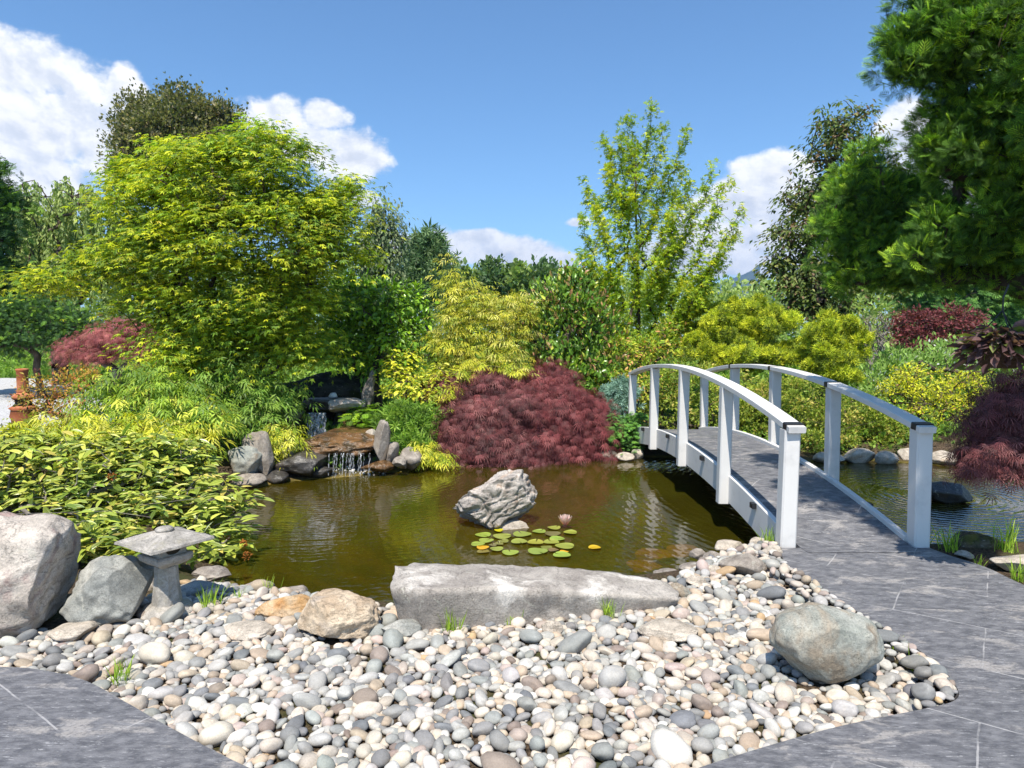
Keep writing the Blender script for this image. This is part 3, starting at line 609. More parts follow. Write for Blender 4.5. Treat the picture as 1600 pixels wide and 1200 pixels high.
put_prism('platform', [(0.08, .325), (0.125, .345), (0.155, .365), (0.16, .392), (0.15, .40)], 4, LR, sub=6)
put_prism('roof', [(0.15, .458), (0.262, .464), (0.288, .474), (0.282, .488), (0.21, .507), (0.13, .527), (0.06, .540), (0.03, .542)], 4, LR, sub=8, smooth=False)
put_prism('finial', [(0.04, .534), (0.054, .542), (0.055, .553), (0.042, .562), (0.015, .567)], 14, 0, smooth=True)
fb_ = put_prism('fire_box', [(0.118, .398), (0.121, .43), (0.117, .468)], 4, LR, sub=4, rough=0.002)
m, n, out = new_mat('dark_recess'); princ(n, out, n.mix(n.noise(ocoord(n), 30), (0.02, 0.018, 0.014), (0.07, 0.06, 0.045)), 0.9, 0.1); M_DARK = m
for e in range(4):                          # round windows as raised discs, the shade of an opening put into their colour
    aa = LR + (e + 0.5) * math.pi / 2; nn_ = np.array([math.cos(aa), math.sin(aa), 0]); tt = np.array([-math.sin(aa), math.cos(aa), 0])
    c = np.array([lx, ly, -0.08 + 0.433]) + nn_ * (0.119 * math.cos(math.pi / 4) + 0.0035)
    an = np.linspace(0, 2 * math.pi, 20, endpoint=False)
    V = np.array([c + tt * math.cos(q) * .045 + np.array([0, 0, 1]) * math.sin(q) * .026 for q in an] + [c - nn_ * 0.012 + tt * math.cos(q) * .045 + np.array([0, 0, 1]) * math.sin(q) * .026 for q in an])
    mesh_np('window', V, [np.arange(20)[None], np.array([(i, (i + 1) % 20, 20 + (i + 1) % 20, 20 + i) for i in range(20)])], M_DARK, fb_)
# ------------------------------------------------------------------ terracotta ornament at the far left
tcp = D(38, 650, 10.5)
ta = root('terracotta_ornament', (tcp[0], tcp[1], tcp[2] - 0.25), 'stacked terracotta garden ornament with a straight top section by the pale gravel', 'ornament')
def lathe(name, prof, c, mat, parent, nn=28, rough=0.0):
    V, F, caps = prism(prof, nn, 0, c); return mesh_np(name, V, [np.array(F), np.array(caps)], mat, parent, smooth=True)
k0 = (tcp[0], tcp[1], tcp[2] - .25)
lathe('chimney', [(.085, .62), (.085, .64), (.078, .66), (.078, .94), (.086, .955), (.086, .98), (.06, .985), (.055, .90)], k0, M_TERRA, ta)
lathe('bowl', [(.07, .50), (.15, .52), (.155, .56), (.10, .60), (.07, .63)], k0, M_TERRA, ta)
lathe('neck', [(.14, .42), (.11, .45), (.11, .49), (.13, .515)], k0, M_DARK, ta)
lathe('base', [(.17, .0), (.17, .2), (.19, .25), (.17, .35), (.20, .38), (.12, .425)], k0, M_TERRA, ta)
# pale gravel clearing behind the shrubs on the left
gl_px = [(-700, 594), (-200, 592), (40, 593), (150, 606), (235, 640), (190, 668), (60, 680), (-300, 680), (-700, 670)]
GP = np.array([P(x, y, 0.06)[:2] for x, y in gl_px]); gvv = np.c_[smooth_line(np.r_[GP, GP[:1]])[:-1], np.zeros(54)]; gvv[:, 2] = 0.10
m, n, out = new_mat('pale_gravel'); f = n.noise(wpos(n), 22, 6, 0.75); princ(n, out, n.mix(n.ramp(f, .35, .65), (0.34, 0.33, 0.33), (0.62, 0.61, 0.60)), 0.9, 0.2, n.bump(f, .6, .03))
tag(mesh_np('gravel_path', gvv, upfaces(gvv, tess(gvv)), m), kind='structure')

# ------------------------------------------------------------------ lily pads and flower
pads = [  # crop x, y, width, tone, label
 (230, 303, 165, 'g', 'green lily pad at the upper left of the cluster, near the pond rock'), (428, 320, 190, 'g', 'large round green lily pad just below the small bright yellow leaf'),
 (265, 368, 155, 'g', 'green lily pad second from the left edge of the cluster'), (180, 410, 145, 'g', 'leftmost green lily pad, half behind the yellow orange leaf'),
 (235, 475, 130, 'o', 'dull yellow lily pad under the yellow orange leaf'), (395, 400, 100, 'o', 'small dull olive lily pad left of the middle of the cluster'),
 (330, 418, 85, 'b', 'small brownish lily pad among the left ones'), (372, 460, 140, 'g', 'green lily pad right of the yellow orange leaf'),
 (515, 485, 175, 'g', 'green lily pad at the front left of the cluster'), (640, 298, 190, 'g', 'large green lily pad with a bud at its right edge'),
 (610, 378, 170, 'g', 'green lily pad with a clear notch in the middle of the cluster'), (780, 390, 170, 'y', 'yellowish lily pad at the centre of the cluster'),
 (815, 267, 140, 'g', 'notched green lily pad at the back of the cluster'), (970, 232, 135, 'g', 'green lily pad left of the pink water lily'),
 (955, 297, 165, 'b', 'brownish lily pad below the pink water lily'), (820, 345, 140, 'r', 'reddish lily pad in the middle of the green ones'),
 (1005, 342, 160, 'g', 'green lily pad two places below the pink water lily'), (945, 380, 165, 'g', 'green lily pad right of the yellowish centre one'),
 (1140, 283, 140, 'y', 'yellow green lily pad right of and touching the pink water lily'), (1080, 430, 200, 'g', 'largest green lily pad at the right side of the cluster'),
 (890, 435, 120, 'o', 'olive lily pad behind the large notched front pad'), (800, 475, 210, 'g', 'large green lily pad at the front with a notch at the back'),
 (965, 467, 110, 'b', 'dull brown lily pad left of the small yellow front leaf'), (1055, 522, 185, 'g', 'nearest green lily pad at the front right of the cluster'),
 (632, 452, 130, 'r', 'sunken reddish brown lily pad at the front of the cluster'), (440, 372, 115, 'o', 'faded olive lily pad under the large round left pad'),
 (393, 262, 95, 'Y', 'small bright yellow leaf at the back of the lily cluster'), (228, 445, 130, 'O', 'yellow orange lily leaf at the left of the cluster'),
 (1075, 480, 95, 'O', 'small yellow orange lily leaf at the front right of the cluster'), (1395, 437, 130, 'O', 'lone yellow orange lily leaf drifting right of the cluster')]
tones = dict(g=(0.29, 0.36, 0.06), o=(0.21, 0.21, 0.045), y=(0.34, 0.37, 0.05), b=(0.20, 0.15, 0.06), r=(0.22, 0.12, 0.055), Y=(0.62, 0.50, 0.02), O=(0.66, 0.38, 0.02))
rs = np.random.RandomState(8)
for i, (cx, cy, wd_, tn, lb) in enumerate(pads):
    c = P(720 + cx * .15, 790 + cy * .15, ZW + .01); r = wd_ * .15 / 2 / FPX * c[1] * 1.02
    na = 40; a0 = rs.uniform(0, 6.28); an = a0 + np.linspace(0.10, 2 * math.pi - 0.10, na); V, Cc = [(0, 0, 0)], [1.0]
    for k_, rr in enumerate((.35, .7, .93, 1.0)):
        for a in an:
            w_ = rr * r * (1 + .03 * math.sin(3 * a + i)); zz = 0.0012 * math.sin(2 * a + i) * rr + (0.006 if k_ == 3 else 0) * (1 + math.sin(a * 2 + i)) * 0.5
            V.append((math.cos(a) * w_, math.sin(a) * w_ * rs.uniform(.99, 1.01), zz)); Cc.append((0.97, 0.99, 1.0, 1.06)[k_] * (1 + 0.03 * math.sin(a * 11)))
    F4 = [(1 + k_ * na + j, 1 + k_ * na + j + 1, 1 + (k_ + 1) * na + j + 1, 1 + (k_ + 1) * na + j) for k_ in range(3) for j in range(na - 1)]
    F3 = [(0, 1 + j, 2 + j) for j in range(na - 1)]
    V = np.array(V); zoff = (-0.012 if tn in 'r' else 0.009 + 0.0035 * (i % 4)); lvl = np.array([c[0], c[1], ZW + zoff])
    base = np.array(tones[tn]) * rs.uniform(.9, 1.12, 3); cols = base[None] * np.array(Cc)[:, None]
    V2 = np.r_[V, V * np.array([.98, .98, 1]) - np.array([0, 0, .003])]; nV = len(V)
    o = mesh_np('lily_pad', V2 + lvl, [np.array([q[::-1] for q in F4]), np.array(F4) + nV, np.array(F3), np.array([q[::-1] for q in F3]) + nV], M_PAD, smooth=True, cols=np.r_[cols, cols], origin=lvl)
    tag(o, lb, 'lily pad', 'lily pads on the pond')
fl = P(883, 826, ZW); fr_ = root('water_lily', fl, 'pink water lily in bloom at the back right of the lily pads', 'water lily')
V, F, Cc = [], [], []
for ring, (np_, ln_, tilt_) in enumerate(((8, .125, .72), (8, .122, 1.08), (6, .115, 1.36))):
    for k_ in range(np_):
        a = k_ * 2 * math.pi / np_ + ring * .4; d = np.array([math.cos(a) * math.cos(tilt_), math.sin(a) * math.cos(tilt_), math.sin(tilt_)]); s = np.array([-math.sin(a), math.cos(a), 0]); inw = np.cross(d, s)
        b = len(V)
        for q, w_ in ((0, .012), (.35, .026), (.7, .024), (1.0, .003)):
            for e in (-1, 0, 1):
                V.append(np.array(fl) + d * ln_ * q + s * w_ * e + inw * (.012 * abs(e) + .03 * q * q * (1 - .2 * ring)) * (-1 if np.dot(inw, [math.cos(a), math.sin(a), 0]) > 0 else 1) + np.array([0, 0, .02]))
                Cc.append(np.array((0.85, 0.42, 0.45)) * (1 - q) + np.array((0.88, 0.70, 0.70)) * q)
        F += [(b + i * 3 + j, b + i * 3 + j + 1, b + i * 3 + j + 4, b + i * 3 + j + 3) for i in range(3) for j in range(2)]
mesh_np('petals', V, np.array(F), M_PETAL, fr_, smooth=True, cols=np.array(Cc))
sv, sf = ICO[3]; mesh_np('stamens', sv * .018 + np.array(fl) + np.array([0, 0, .045]), sf, M_PETAL, fr_, smooth=True, cols=np.tile((.7, .42, .05), (len(sv), 1)))

# ------------------------------------------------------------------ river pebbles
bed_px = [(-300, 985), (100, 985), (215, 940), (300, 905), (380, 905), (430, 918), (520, 934), (620, 950), (900, 935), (1050, 905), (1090, 876), (1150, 852), (1216, 850)]
BED = np.concatenate([[P(x, y, -0.06)[:2] for x, y in bed_px], EDGE[:-6] ])
rs = np.random.RandomState(77)
lo, hi = BED.min(0), BED.max(0)
obst = []
for o in list(COL.objects):
    if o.type == 'MESH' and o.name.split('.')[0] in ('boulder', 'rock', 'bank_stone') and o.location.y < 6.2:
        obst.append((o.location.x, o.location.y, o.dimensions.x * 0.44 if o.dimensions.x else 0.1, ))
tone_names = ['white', 'cream', 'pale grey', 'mid grey', 'slate blue', 'grey green', 'tan', 'pinkish', 'brown', 'ochre']
tone_rgb = np.array([(.60, .575, .53), (.58, .51, .425), (.44, .425, .395), (.29, .283, .272), (.19, .195, .20), (.31, .315, .295), (.48, .385, .29), (.49, .40, .35), (.28, .225, .19), (.52, .36, .21)])
tone_w = np.array([.10, .26, .20, .14, .06, .075, .09, .045, .03, .014]); tone_w /= tone_w.sum()
pts, rad = np.zeros((0, 2)), np.zeros(0)
for r_, tries in ((.074, 26), (.056, 170), (.045, 900), (.037, 3500), (.031, 10000), (.027, 18000), (.022, 24000), (.017, 24000)):
    cand = rs.uniform(lo, hi, (tries, 2)); cand = cand[poly_sd(cand, BED) > r_ * 0.55 + 0.006]
    for ox, oy, orr in obst: cand = cand[np.hypot(cand[:, 0] - ox, cand[:, 1] - oy) > orr]
    for c in cand:
        rr = r_ * rs.uniform(.86, 1.14)
        if len(pts) == 0 or np.all(np.hypot(*(pts - c).T) > 0.84 * (rad + rr)):
            pts = np.r_[pts, c[None]]; rad = np.r_[rad, rr]
# keep the pebbles off the slab
sl_p = np.array([P(x, y, -0.05)[:2] for x, y in [(640, 986), (860, 968), (1050, 950), (1062, 915), (640, 905)]])
ed = EDGE[:44]                             # small pebbles crowd against the edging
for k_ in range(900):
    q = rs.uniform(0, 42.99); a = ed[int(q)] * (1 - q % 1) + ed[int(q) + 1] * (q % 1); rr = rs.uniform(.016, .03); c = a + nr[int(q)] * (rr * rs.uniform(.8, 1.6) + .008)
    if np.all(np.hypot(*(pts - c).T) > 0.62 * (rad + rr)): pts = np.r_[pts, c[None]]; rad = np.r_[rad, rr]
ok = poly_sd(pts, sl_p) < 0.01; pts, rad = pts[ok], rad[ok]
N = len(pts); tone = rs.choice(10, N, p=tone_w); asp = rs.uniform(0.95, 1.85, N); flat = rs.uniform(0.42, 0.78, N); yaw = rs.uniform(0, math.pi, N)
zb = np.minimum(gheight(pts), -0.018)
de = np.min(np.hypot(pts[:, None, 0] - ed[None, :, 0], pts[:, None, 1] - ed[None, :, 1]), axis=1); zb = np.where(de < .16, np.maximum(zb, -0.004 - 0.12 * de), zb)
def pebble(i, sub):
    v, f = ICO[sub]; r = rad[i]; rs_ = np.random.RandomState(1000 + i)
    p = v * (1 + 0.13 * fbm(v * 1.1 + i * 2.3, i % 97, 2))[:, None]
    for _c in range(rs_.randint(0, 4)):
        nn = unit(rs_.randn(3)); e = np.maximum(0, p @ nn - rs_.uniform(.6, .9)); p = p - nn * (e * .8)[:, None]
    p = p * np.array([r * math.sqrt(asp[i]), r / math.sqrt(asp[i]), r * flat[i]]) * 1.04
    M = Matrix.Rotation(yaw[i], 3, 'Z') @ Matrix.Rotation(rs_.normal(0, .34), 3, 'X') @ Matrix.Rotation(rs_.normal(0, .34), 3, 'Y')
    p = p @ np.array(M).T
    c = np.array([pts[i, 0], pts[i, 1], zb[i] + r * flat[i] * rs_.uniform(.55, .95) + 0.004])
    col = tone_rgb[tone[i]] * (1 + rs_.normal(0, .10)) * (1 + rs_.normal(0, .012, 3))
    band = 0.88 + 0.16 * (vnoise(v @ np.diag([1, 1, 3.0]) * 1.6 + i, i % 31) > .15)
    return p, f, c, np.clip(col, 0.05, .75)[None] * band[:, None]
pp = np.array([proj((x, y, z)) for (x, y), z in zip(pts, zb)]); vis = (pp[:, 0] > 0) & (pp[:, 0] < 1600) & (pp[:, 1] < 1150) & (pp[:, 2] > 0)
size = np.where(vis, rad / pp[:, 2], 0); big = set(np.argsort(-size)[:296].tolist())
lms = [('the stone lantern', (262, 950)), ('the craggy tan rock', (530, 990)), ('the long slab', (830, 975)), ('the left foot of the slab', (650, 995)), ('the slab tip', (1040, 960)), ('the round greenish boulder', (1280, 1050)),
       ('the flat whitish rock', (1040, 1000)), ('the tall granite boulder', (50, 1010)), ('the near left bridge post', (1225, 870)), ('the patio corner', (200, 1095)), ('the front edge of the bed', (800, 1150)), ('the front edge of the path', (1300, 1130)), ('the edging bend', (1480, 1075)), ('the blue grey boulder', (180, 985)), ('the white angular rock', (862, 990)), ('the middle of the bed', (700, 1070)), ('the open pebbles below the slab', (950, 1060)), ('the open pebbles left of the middle', (430, 1060))]
used, sV, sF, sC, ns = {}, [], [], [], 0
for i in range(N):
    if i in big:
        p, f, c, col = pebble(i, 3)
        px, py, _ = pp[i]; d = [math.hypot(px - q[0], (py - q[1]) * 1.6) for _, q in lms]; j = int(np.argmin(d)); lx_, ly_ = lms[j][1]
        dr = ('just left of' if px < lx_ - 25 else 'just right of' if px > lx_ + 25 else 'close to') if abs(px - lx_) > abs(py - ly_) else ('in front of' if py > ly_ + 12 else 'behind' if py < ly_ - 12 else 'close to')
        if lms[j][0].startswith(('the middle', 'the open')): dr = {'in front of': 'at the near side of', 'behind': 'at the far side of', 'just left of': 'at the left side of', 'just right of': 'at the right side of'}.get(dr, 'in')
        sh = 'round' if asp[i] < 1.12 else ('oval' if asp[i] < 1.45 else 'long'); fl_ = 'flat ' if flat[i] < .58 else ('plump ' if flat[i] > .74 else '')
        k_ = int(np.argsort(np.hypot(*(pts - pts[i]).T))[1])
        lab = f"{fl_}{sh} {tone_names[tone[i]]} pebble beside a {tone_names[tone[k_]]} one {dr} {lms[j][0]}"; lab = lab if len(lab.split()) <= 16 else lab.replace(f" beside a {tone_names[tone[k_]]} one", "").replace("open pebbles", "pebbles")
        o = mesh_np('pebble', p + c, f, M_PEBBLE, smooth=True, cols=col, origin=c)
        tag(o, lab, 'pebble', 'larger river pebbles in the bed')
    else:
        p, f, c, col = pebble(i, 2); sV.append(p + c); sF.append(f + ns); sC.append(col); ns += len(p)
# a lower layer that fills the gaps
cand = rs.uniform(lo, hi, (9000, 2)); cand = cand[poly_sd(cand, BED) > 0.012][:4200]; v2, f2 = ICO[2]; cz = np.minimum(gheight(cand), -0.018)
for k_, (c, z) in enumerate(zip(cand, cz)):
    r = rs.uniform(.014, .030); col = tone_rgb[rs.choice(10, p=tone_w)] * rs.uniform(.8, 1.05)
    a = rs.uniform(0, math.pi); q = v2 * (1 + .12 * np.sin(v2[:, [1, 2, 0]] * 3 + k_)) * np.array([r * 1.25, r, r * .7]); q = q @ np.array([[math.cos(a), math.sin(a), 0], [-math.sin(a), math.cos(a), 0], [0, 0, 1]])
    sV.append(q + np.array([c[0], c[1], z + r * .45])); sF.append(f2 + ns); sC.append(np.tile(col, (len(q), 1))); ns += len(q)
tag(mesh_np('pebbles', np.concatenate(sV), np.concatenate(sF), M_PEBBLE, smooth=True, cols=np.concatenate(sC)), 'smaller cream and grey river pebbles filling the bed', 'pebbles', kind='stuff')
print('pebbles', N)
# ------------------------------------------------------------------ plants: leaf shapes
def q_lobe(ang, ln, w, x0=0.0, droop=0.0, z0=0.0):
    c, s = math.cos(ang), math.sin(ang)
    pt = lambda u, v_, z: (x0 + u * c - v_ * s, u * s + v_ * c, z)
    return [pt(0, 0, z0), pt(ln * .45, -w, z0 + .03 - droop * .2 * ln), pt(ln, 0, z0 - droop * ln), pt(ln * .45, w, z0 + .03 - droop * .2 * ln)]
def lobes(lst):
    V = sum((q_lobe(*a) for a in lst), []); return np.array(V), np.arange(len(V)).reshape(-1, 4), np.ones(len(V))
T_PALM = lobes([(R(a), l, .13 * l + .02, .05, .25) for a, l in ((-95, .5), (-48, .82), (0, 1.0), (48, .82), (95, .5))])
T_LACE = lobes([(R(a), l, .032, .0, d) for a, l, d in ((-75, .6, .5), (-50, .8, .4), (-24, .95, .35), (0, 1.05, .3), (24, .95, .35), (50, .8, .4), (75, .6, .5))])
T_BAMB = lobes([(R(a), l, .055, x, d) for a, l, x, d in ((-48, .62, .0, .35), (44, .60, .16, .3), (-36, .62, .30, .25), (30, .56, .46, .3), (-4, .60, .52, .35))])
T_BROAD = (np.array([(0, 0, 0), (.3, -.21, .06), (.3, 0, -.01), (.3, .21, .06), (.68, -.19, .03), (.68, 0, -.05), (.68, .19, .03), (1, 0, -.17)]),
           np.array([(0, 1, 2, 2), (0, 2, 3, 3), (1, 4, 5, 2), (2, 5, 6, 3), (4, 7, 5, 5), (5, 7, 6, 6)]), np.array([1, 1, 1.12, 1, 1, 1.12, 1, 1.]))
T_OVAL = (np.array([(0, 0, 0), (.45, -.24, .05), (1, 0, -.08), (.45, .24, .05)]), np.array([(0, 1, 2, 3)]), np.ones(4))
T_SMALL = (np.array([(0, 0, 0), (.5, -.30, .04), (1, 0, 0), (.5, .30, .04), (.1, 0, .1), (.35, -.2, .55), (.6, 0, .8), (.5, .25, .45)]), np.array([(0, 1, 2, 3), (4, 5, 6, 7)]), np.ones(8))
T_SPRAY = lobes([(R(0), 1.0, .055, 0, .12)] + [(R(s * a), l, .06, x, .1) for x, a, l in ((.12, 52, .42), (.3, 48, .46), (.5, 45, .38), (.68, 40, .28)) for s in (-1, 1)])
T_TUFT = lobes([(R(k * 51), .8, .10, 0, -.75 + .22 * (k % 3)) for k in range(7)] + [(0, .2, .05, 0, -3.5)])
T_HINOKI = lobes([(R(0), 1.0, .036, 0, -.06)] + [(R(s * a), l, .034, x, -.03) for x, a, l in ((.02, 50, .50), (.16, 46, .56), (.32, 42, .54), (.48, 38, .46), (.66, 34, .34)) for s in (-1, 1)])
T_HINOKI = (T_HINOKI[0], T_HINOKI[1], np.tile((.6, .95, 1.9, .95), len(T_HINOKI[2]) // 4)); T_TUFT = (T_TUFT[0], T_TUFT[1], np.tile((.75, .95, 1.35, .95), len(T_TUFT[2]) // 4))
T_STRAP = (np.array([(0, -.03, 0), (0, .03, 0), (.4, .028, .34), (.4, -.028, .34), (.75, .02, .42), (.75, -.02, .42), (1, .004, .34), (1, -.004, .34)]), np.array([(0, 1, 2, 3), (3, 2, 4, 5), (5, 4, 6, 7)]), np.ones(8))
def big_leaf():                            # a long leathery leaf with three sunk veins
    V, tint = [], []; xs = np.linspace(0, 1, 7)
    for x in xs:
        w = .165 * math.sin(math.pi * min(1, x * .93 + .05)) ** .8 if 0 < x < 1 else .006
        for k, y in enumerate((-1, -.55, -.2, 0, .2, .55, 1)):
            V.append((x, y * w, (.035, .0, .028, -.006, .028, .0, .035)[k] * (w / .165) - .22 * x * x + .05 * abs(y) * w)); tint.append((1, .78, 1.05, .72, 1.05, .78, 1)[k])
    F = [(i * 7 + j, i * 7 + j + 1, i * 7 + j + 8, i * 7 + j + 7) for i in range(6) for j in range(6)]
    return np.array(V), np.array(F), np.array(tint)
T_VIB = big_leaf()

def put_leaves(name, pos, dirs, nrm, size, tmpl, cols, mat, parent=None, origin=None):
    V, F, tint = tmpl; x = unit(dirs); z = nrm - x * (nrm * x).sum(1, keepdims=True); z = unit(z); y = np.cross(z, x); N, k = len(pos), len(V)
    P_ = pos[:, None] + size[:, None, None] * (V[None, :, 0, None] * x[:, None] + V[None, :, 1, None] * y[:, None] + V[None, :, 2, None] * z[:, None])
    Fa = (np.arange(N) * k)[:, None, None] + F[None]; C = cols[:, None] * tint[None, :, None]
    Fa = Fa.reshape(-1, F.shape[1]); fl = []
    if F.shape[1] == 4:
        tri = np.tile(F[:, 2] == F[:, 3], N); fl = [Fa[~tri], Fa[tri][:, :3]]
    else: fl = [Fa]
    return mesh_np(name, P_.reshape(-1, 3), fl, mat, parent, cols=C.reshape(-1, 3), origin=origin)

def skeleton(starts, targets, rs, asc=0.0, bow=0.08, r_tip=0.004, r_max=0.1, jit=0.03):
    nodes, par, tips = [], [], []
    for st in starts:                       # each start is a polyline (the bole or a stem)
        prev = -1
        for p_ in st: nodes.append(np.array(p_, float)); par.append(prev); prev = len(nodes) - 1
    tg = np.array(targets); b0 = np.mean([s[0] for s in starts], axis=0); nstart = len(nodes)
    order = np.argsort(np.linalg.norm(tg - b0, axis=1)); A = np.zeros((len(nodes) + 4 * len(tg), 3)); A[:len(nodes)] = nodes; n = len(nodes)
    for o in order:
        t_ = tg[o]; B = A[:n]; d = np.linalg.norm(B - t_, axis=1); hd = np.hypot(*(B[:, :2] - t_[:2]).T)
        c = d + 2.5 * np.maximum(0, B[:, 2] - (t_[2] - asc * hd)); c[:1] += 0.5; j = int(np.argmin(c)); L = d[j]; prev = j
        for q in (1 / 3, 2 / 3, 1.0):
            p_ = B[j] * (1 - q) + t_ * q + np.array([0, 0, bow * L * math.sin(q * math.pi)]) + (rs.randn(3) * jit * L if q < 1 else 0)
            A[n] = p_; par.append(prev); prev = n; n += 1
        tips.append(prev)
    cnt = np.zeros(n)
    for k in tips: cnt[k] += 1
    for k in range(n - 1, -1, -1):
        if par[k] >= 0: cnt[par[k]] += cnt[k]
    rad_ = np.minimum(r_tip * np.sqrt(np.maximum(cnt, .5)) * 1.25, r_max)
    return A[:n], np.array(par), rad_
def tubes(A, par, rad_, sides=5):
    e = np.where(par >= 0)[0]; a = A[par[e]]; b = A[e]; d = unit(b - a); up = np.where(np.abs(d[:, 2:3]) > .9, np.array([[1., 0, 0]]), np.array([[0, 0, 1.]]))
    u = unit(np.cross(d, up)); w = np.cross(d, u); ra = np.minimum(rad_[par[e]], rad_[e] * 1.6); rb = rad_[e]; an = np.arange(sides) * 2 * math.pi / sides
    ring = np.cos(an)[None, :, None] * u[:, None] + np.sin(an)[None, :, None] * w[:, None]
    V = np.concatenate([(a - d * ra[:, None] * .3)[:, None] + ring * ra[:, None, None], (b + d * rb[:, None] * .3)[:, None] + ring * rb[:, None, None]], 1)
    base = (np.arange(len(e)) * 2 * sides)[:, None, None]; k = np.arange(sides)
    F = np.stack([k, (k + 1) % sides, sides + (k + 1) % sides, sides + k], 1)[None] + base
    return V.reshape(-1, 3), F.reshape(-1, 4)
def pal(lst, k=1.75): return np.minimum(np.array([c for c, _ in lst]) * k * 1.25, .74), np.array([w for _, w in lst]) / sum(w for _, w in lst)

def WB(x, y, z, r, rz=None): a, b, _ = proj((x, y, z)); k = FPX / y; return (a, b, r * k, (rz or r) * k, y)
def blob(px, py, rx, ry, y, dr=1.0):
    c = D(px, py, y); k = y / FPX; return c, np.array([rx * k, min(rx, ry * 1.6) * k * dr, ry * k])
SUNV = np.array(sdir)
def plant(name, label, cat, base, blobs, nclump, per, size, tmpl, palette, seed, cr=0.2, flat=0.5, mode='shell', shell=0.55, stems=None, asc=0.0,
          mat=None, bark_m=None, r_tip=0.004, r_max=0.09, group=None, cvar=0.16, droop=0.25, parts=('trunk', 'crown'), up=0.4, extra=None, zmin=None, szv=0.25, tipc=None, centers=None, sunny=0.6, surf=False):
    rs = np.random.RandomState(seed); base = np.array(base, float); rt = root(name, base, label, cat, group)
    ncl0 = nclump
    bl = [blob(*b) for b in blobs]; wt = np.array([b[1][0] * b[1][2] for b in bl]); wt = wt / wt.sum(); which = rs.choice(len(bl), nclump, p=wt)
    C = np.array([bl[k][0] for k in which]); Rr = np.array([bl[k][1] for k in which]); d = unit(rs.randn(nclump, 3)); r = 1 - shell * rs.rand(nclump) ** 1.3
    r = np.where(rs.rand(nclump) < .3, rs.rand(nclump) ** .5, r); cc = C + d * Rr * r[:, None]
    if zmin is not None: cc[:, 2] = np.maximum(cc[:, 2], zmin + rs.rand(nclump) * .1)
    if centers is not None: cc, C, Rr = centers; nclump = len(cc)
    if stems is None:
        top = np.average([b[0] for b in bl], axis=0, weights=wt); starts = [[base + (top - base) * q * .62 + np.r_[rs.randn(2), 0] * .02 * (q > 0) for q in np.linspace(0, 1, 5)]]
    else: starts = stems
    A, par, rad_ = skeleton(starts, cc, rs, asc, r_tip=r_tip, r_max=r_max); V, F = tubes(A, par, rad_)
    if parts[0]: mesh_np(parts[0], V, F, bark_m or M_BARK, rt, smooth=True)
    n = nclump * per; ci = np.repeat(np.arange(nclump), per); off = rs.randn(n, 3) * cr * np.array([1, 1, flat]) * rs.uniform(.6, 1.3, nclump)[ci, None]
    if surf: off = unit(rs.randn(n, 3) + [0, -.15, .35]) * (cr * rs.uniform(.75, 1.3, nclump)[ci] * rs.uniform(.72, 1.05, n))[:, None] * np.array([1, 1, flat])
    lump = unit(off)
    hr = np.hypot(off[:, 0], off[:, 1]); off[:, 2] -= droop * hr * hr / max(cr, 1e-3) * .5
    pos = cc[ci] + off; out = unit((pos - C[ci]) / Rr[ci])
    if zmin is not None: pos[:, 2] = np.maximum(pos[:, 2], zmin)
    rnd = rs.randn(n, 3)
    if mode == 'layer': dr = unit(np.c_[off[:, :2], np.zeros(n)]) + .55 * rnd * [1, 1, .35] + [0, 0, -droop]; nr = np.array([0, 0, 1.]) + .42 * rnd[:, [1, 2, 0]] + out * .35
    elif mode == 'droop': dr = out * [.75, .75, .2] + .3 * rnd + [0, 0, -.8]; nr = out + [0, 0, .6] + .35 * rnd[:, [1, 2, 0]]
    elif mode == 'upright': dr = out * .45 + .45 * rnd + [0, 0, up + .5]; nr = out + .5 * rnd[:, [1, 2, 0]] + [0, 0, .4]
    else: dr = out * .8 + .6 * rnd + [0, 0, up - droop]; nr = out * .7 + [0, 0, .7] + .6 * rnd[:, [1, 2, 0]]
    if surf: dr = lump + .5 * rnd + [0, 0, up]; nr = lump + .5 * rnd[:, [1, 2, 0]] + [0, 0, .3]
    nr = nr + SUNV * sunny
    pc, pw = palette; k = rs.choice(len(pc), n, p=pw); kc = rs.choice(len(pc), nclump, p=pw)[ci]; k = np.where(rs.rand(n) < .45, kc, k)
    cols = pc[k] * (1 + rs.randn(nclump)[ci, None] * cvar * .6) * (1 + rs.randn(n, 1) * cvar)
    if tipc is not None: f = (rs.rand(n) < tipc[1] * sstep(.55, 1.0, np.linalg.norm((pos - C[ci]) / Rr[ci], axis=1))); cols[f] = np.array(tipc[0]) * (1 + rs.randn(f.sum(), 1) * .12)
    cols = np.clip(cols, .004, .8); sz = size * np.clip(1 + rs.randn(n) * szv, .45, 1.7)
    o = put_leaves(parts[1], pos, dr, nr, sz, tmpl, cols, mat or M_LEAF, rt)
    if extra: extra(rt, cc, C, Rr, rs)
    return rt
def gb(px, y, dz=0.0):                     # foot of a plant on the ground
    x = D(px, 600, y)[0]; return (x, y, gz(x, y) - .03 + dz)
def fan(px, y, n, spread, h, rs, lean=.25):  # several stems from one foot
    b = np.array(gb(px, y)); return [[b + np.r_[rs.randn(2) * spread * .25, 0] * q0 + np.array([math.cos(a) * lean * q, math.sin(a) * lean * q, h * q]) for q0, q in ((1, 0), (1, .35), (1, .7), (1, 1))] for a in rs.uniform(0, 6.28, n)]
RS = np.random.RandomState

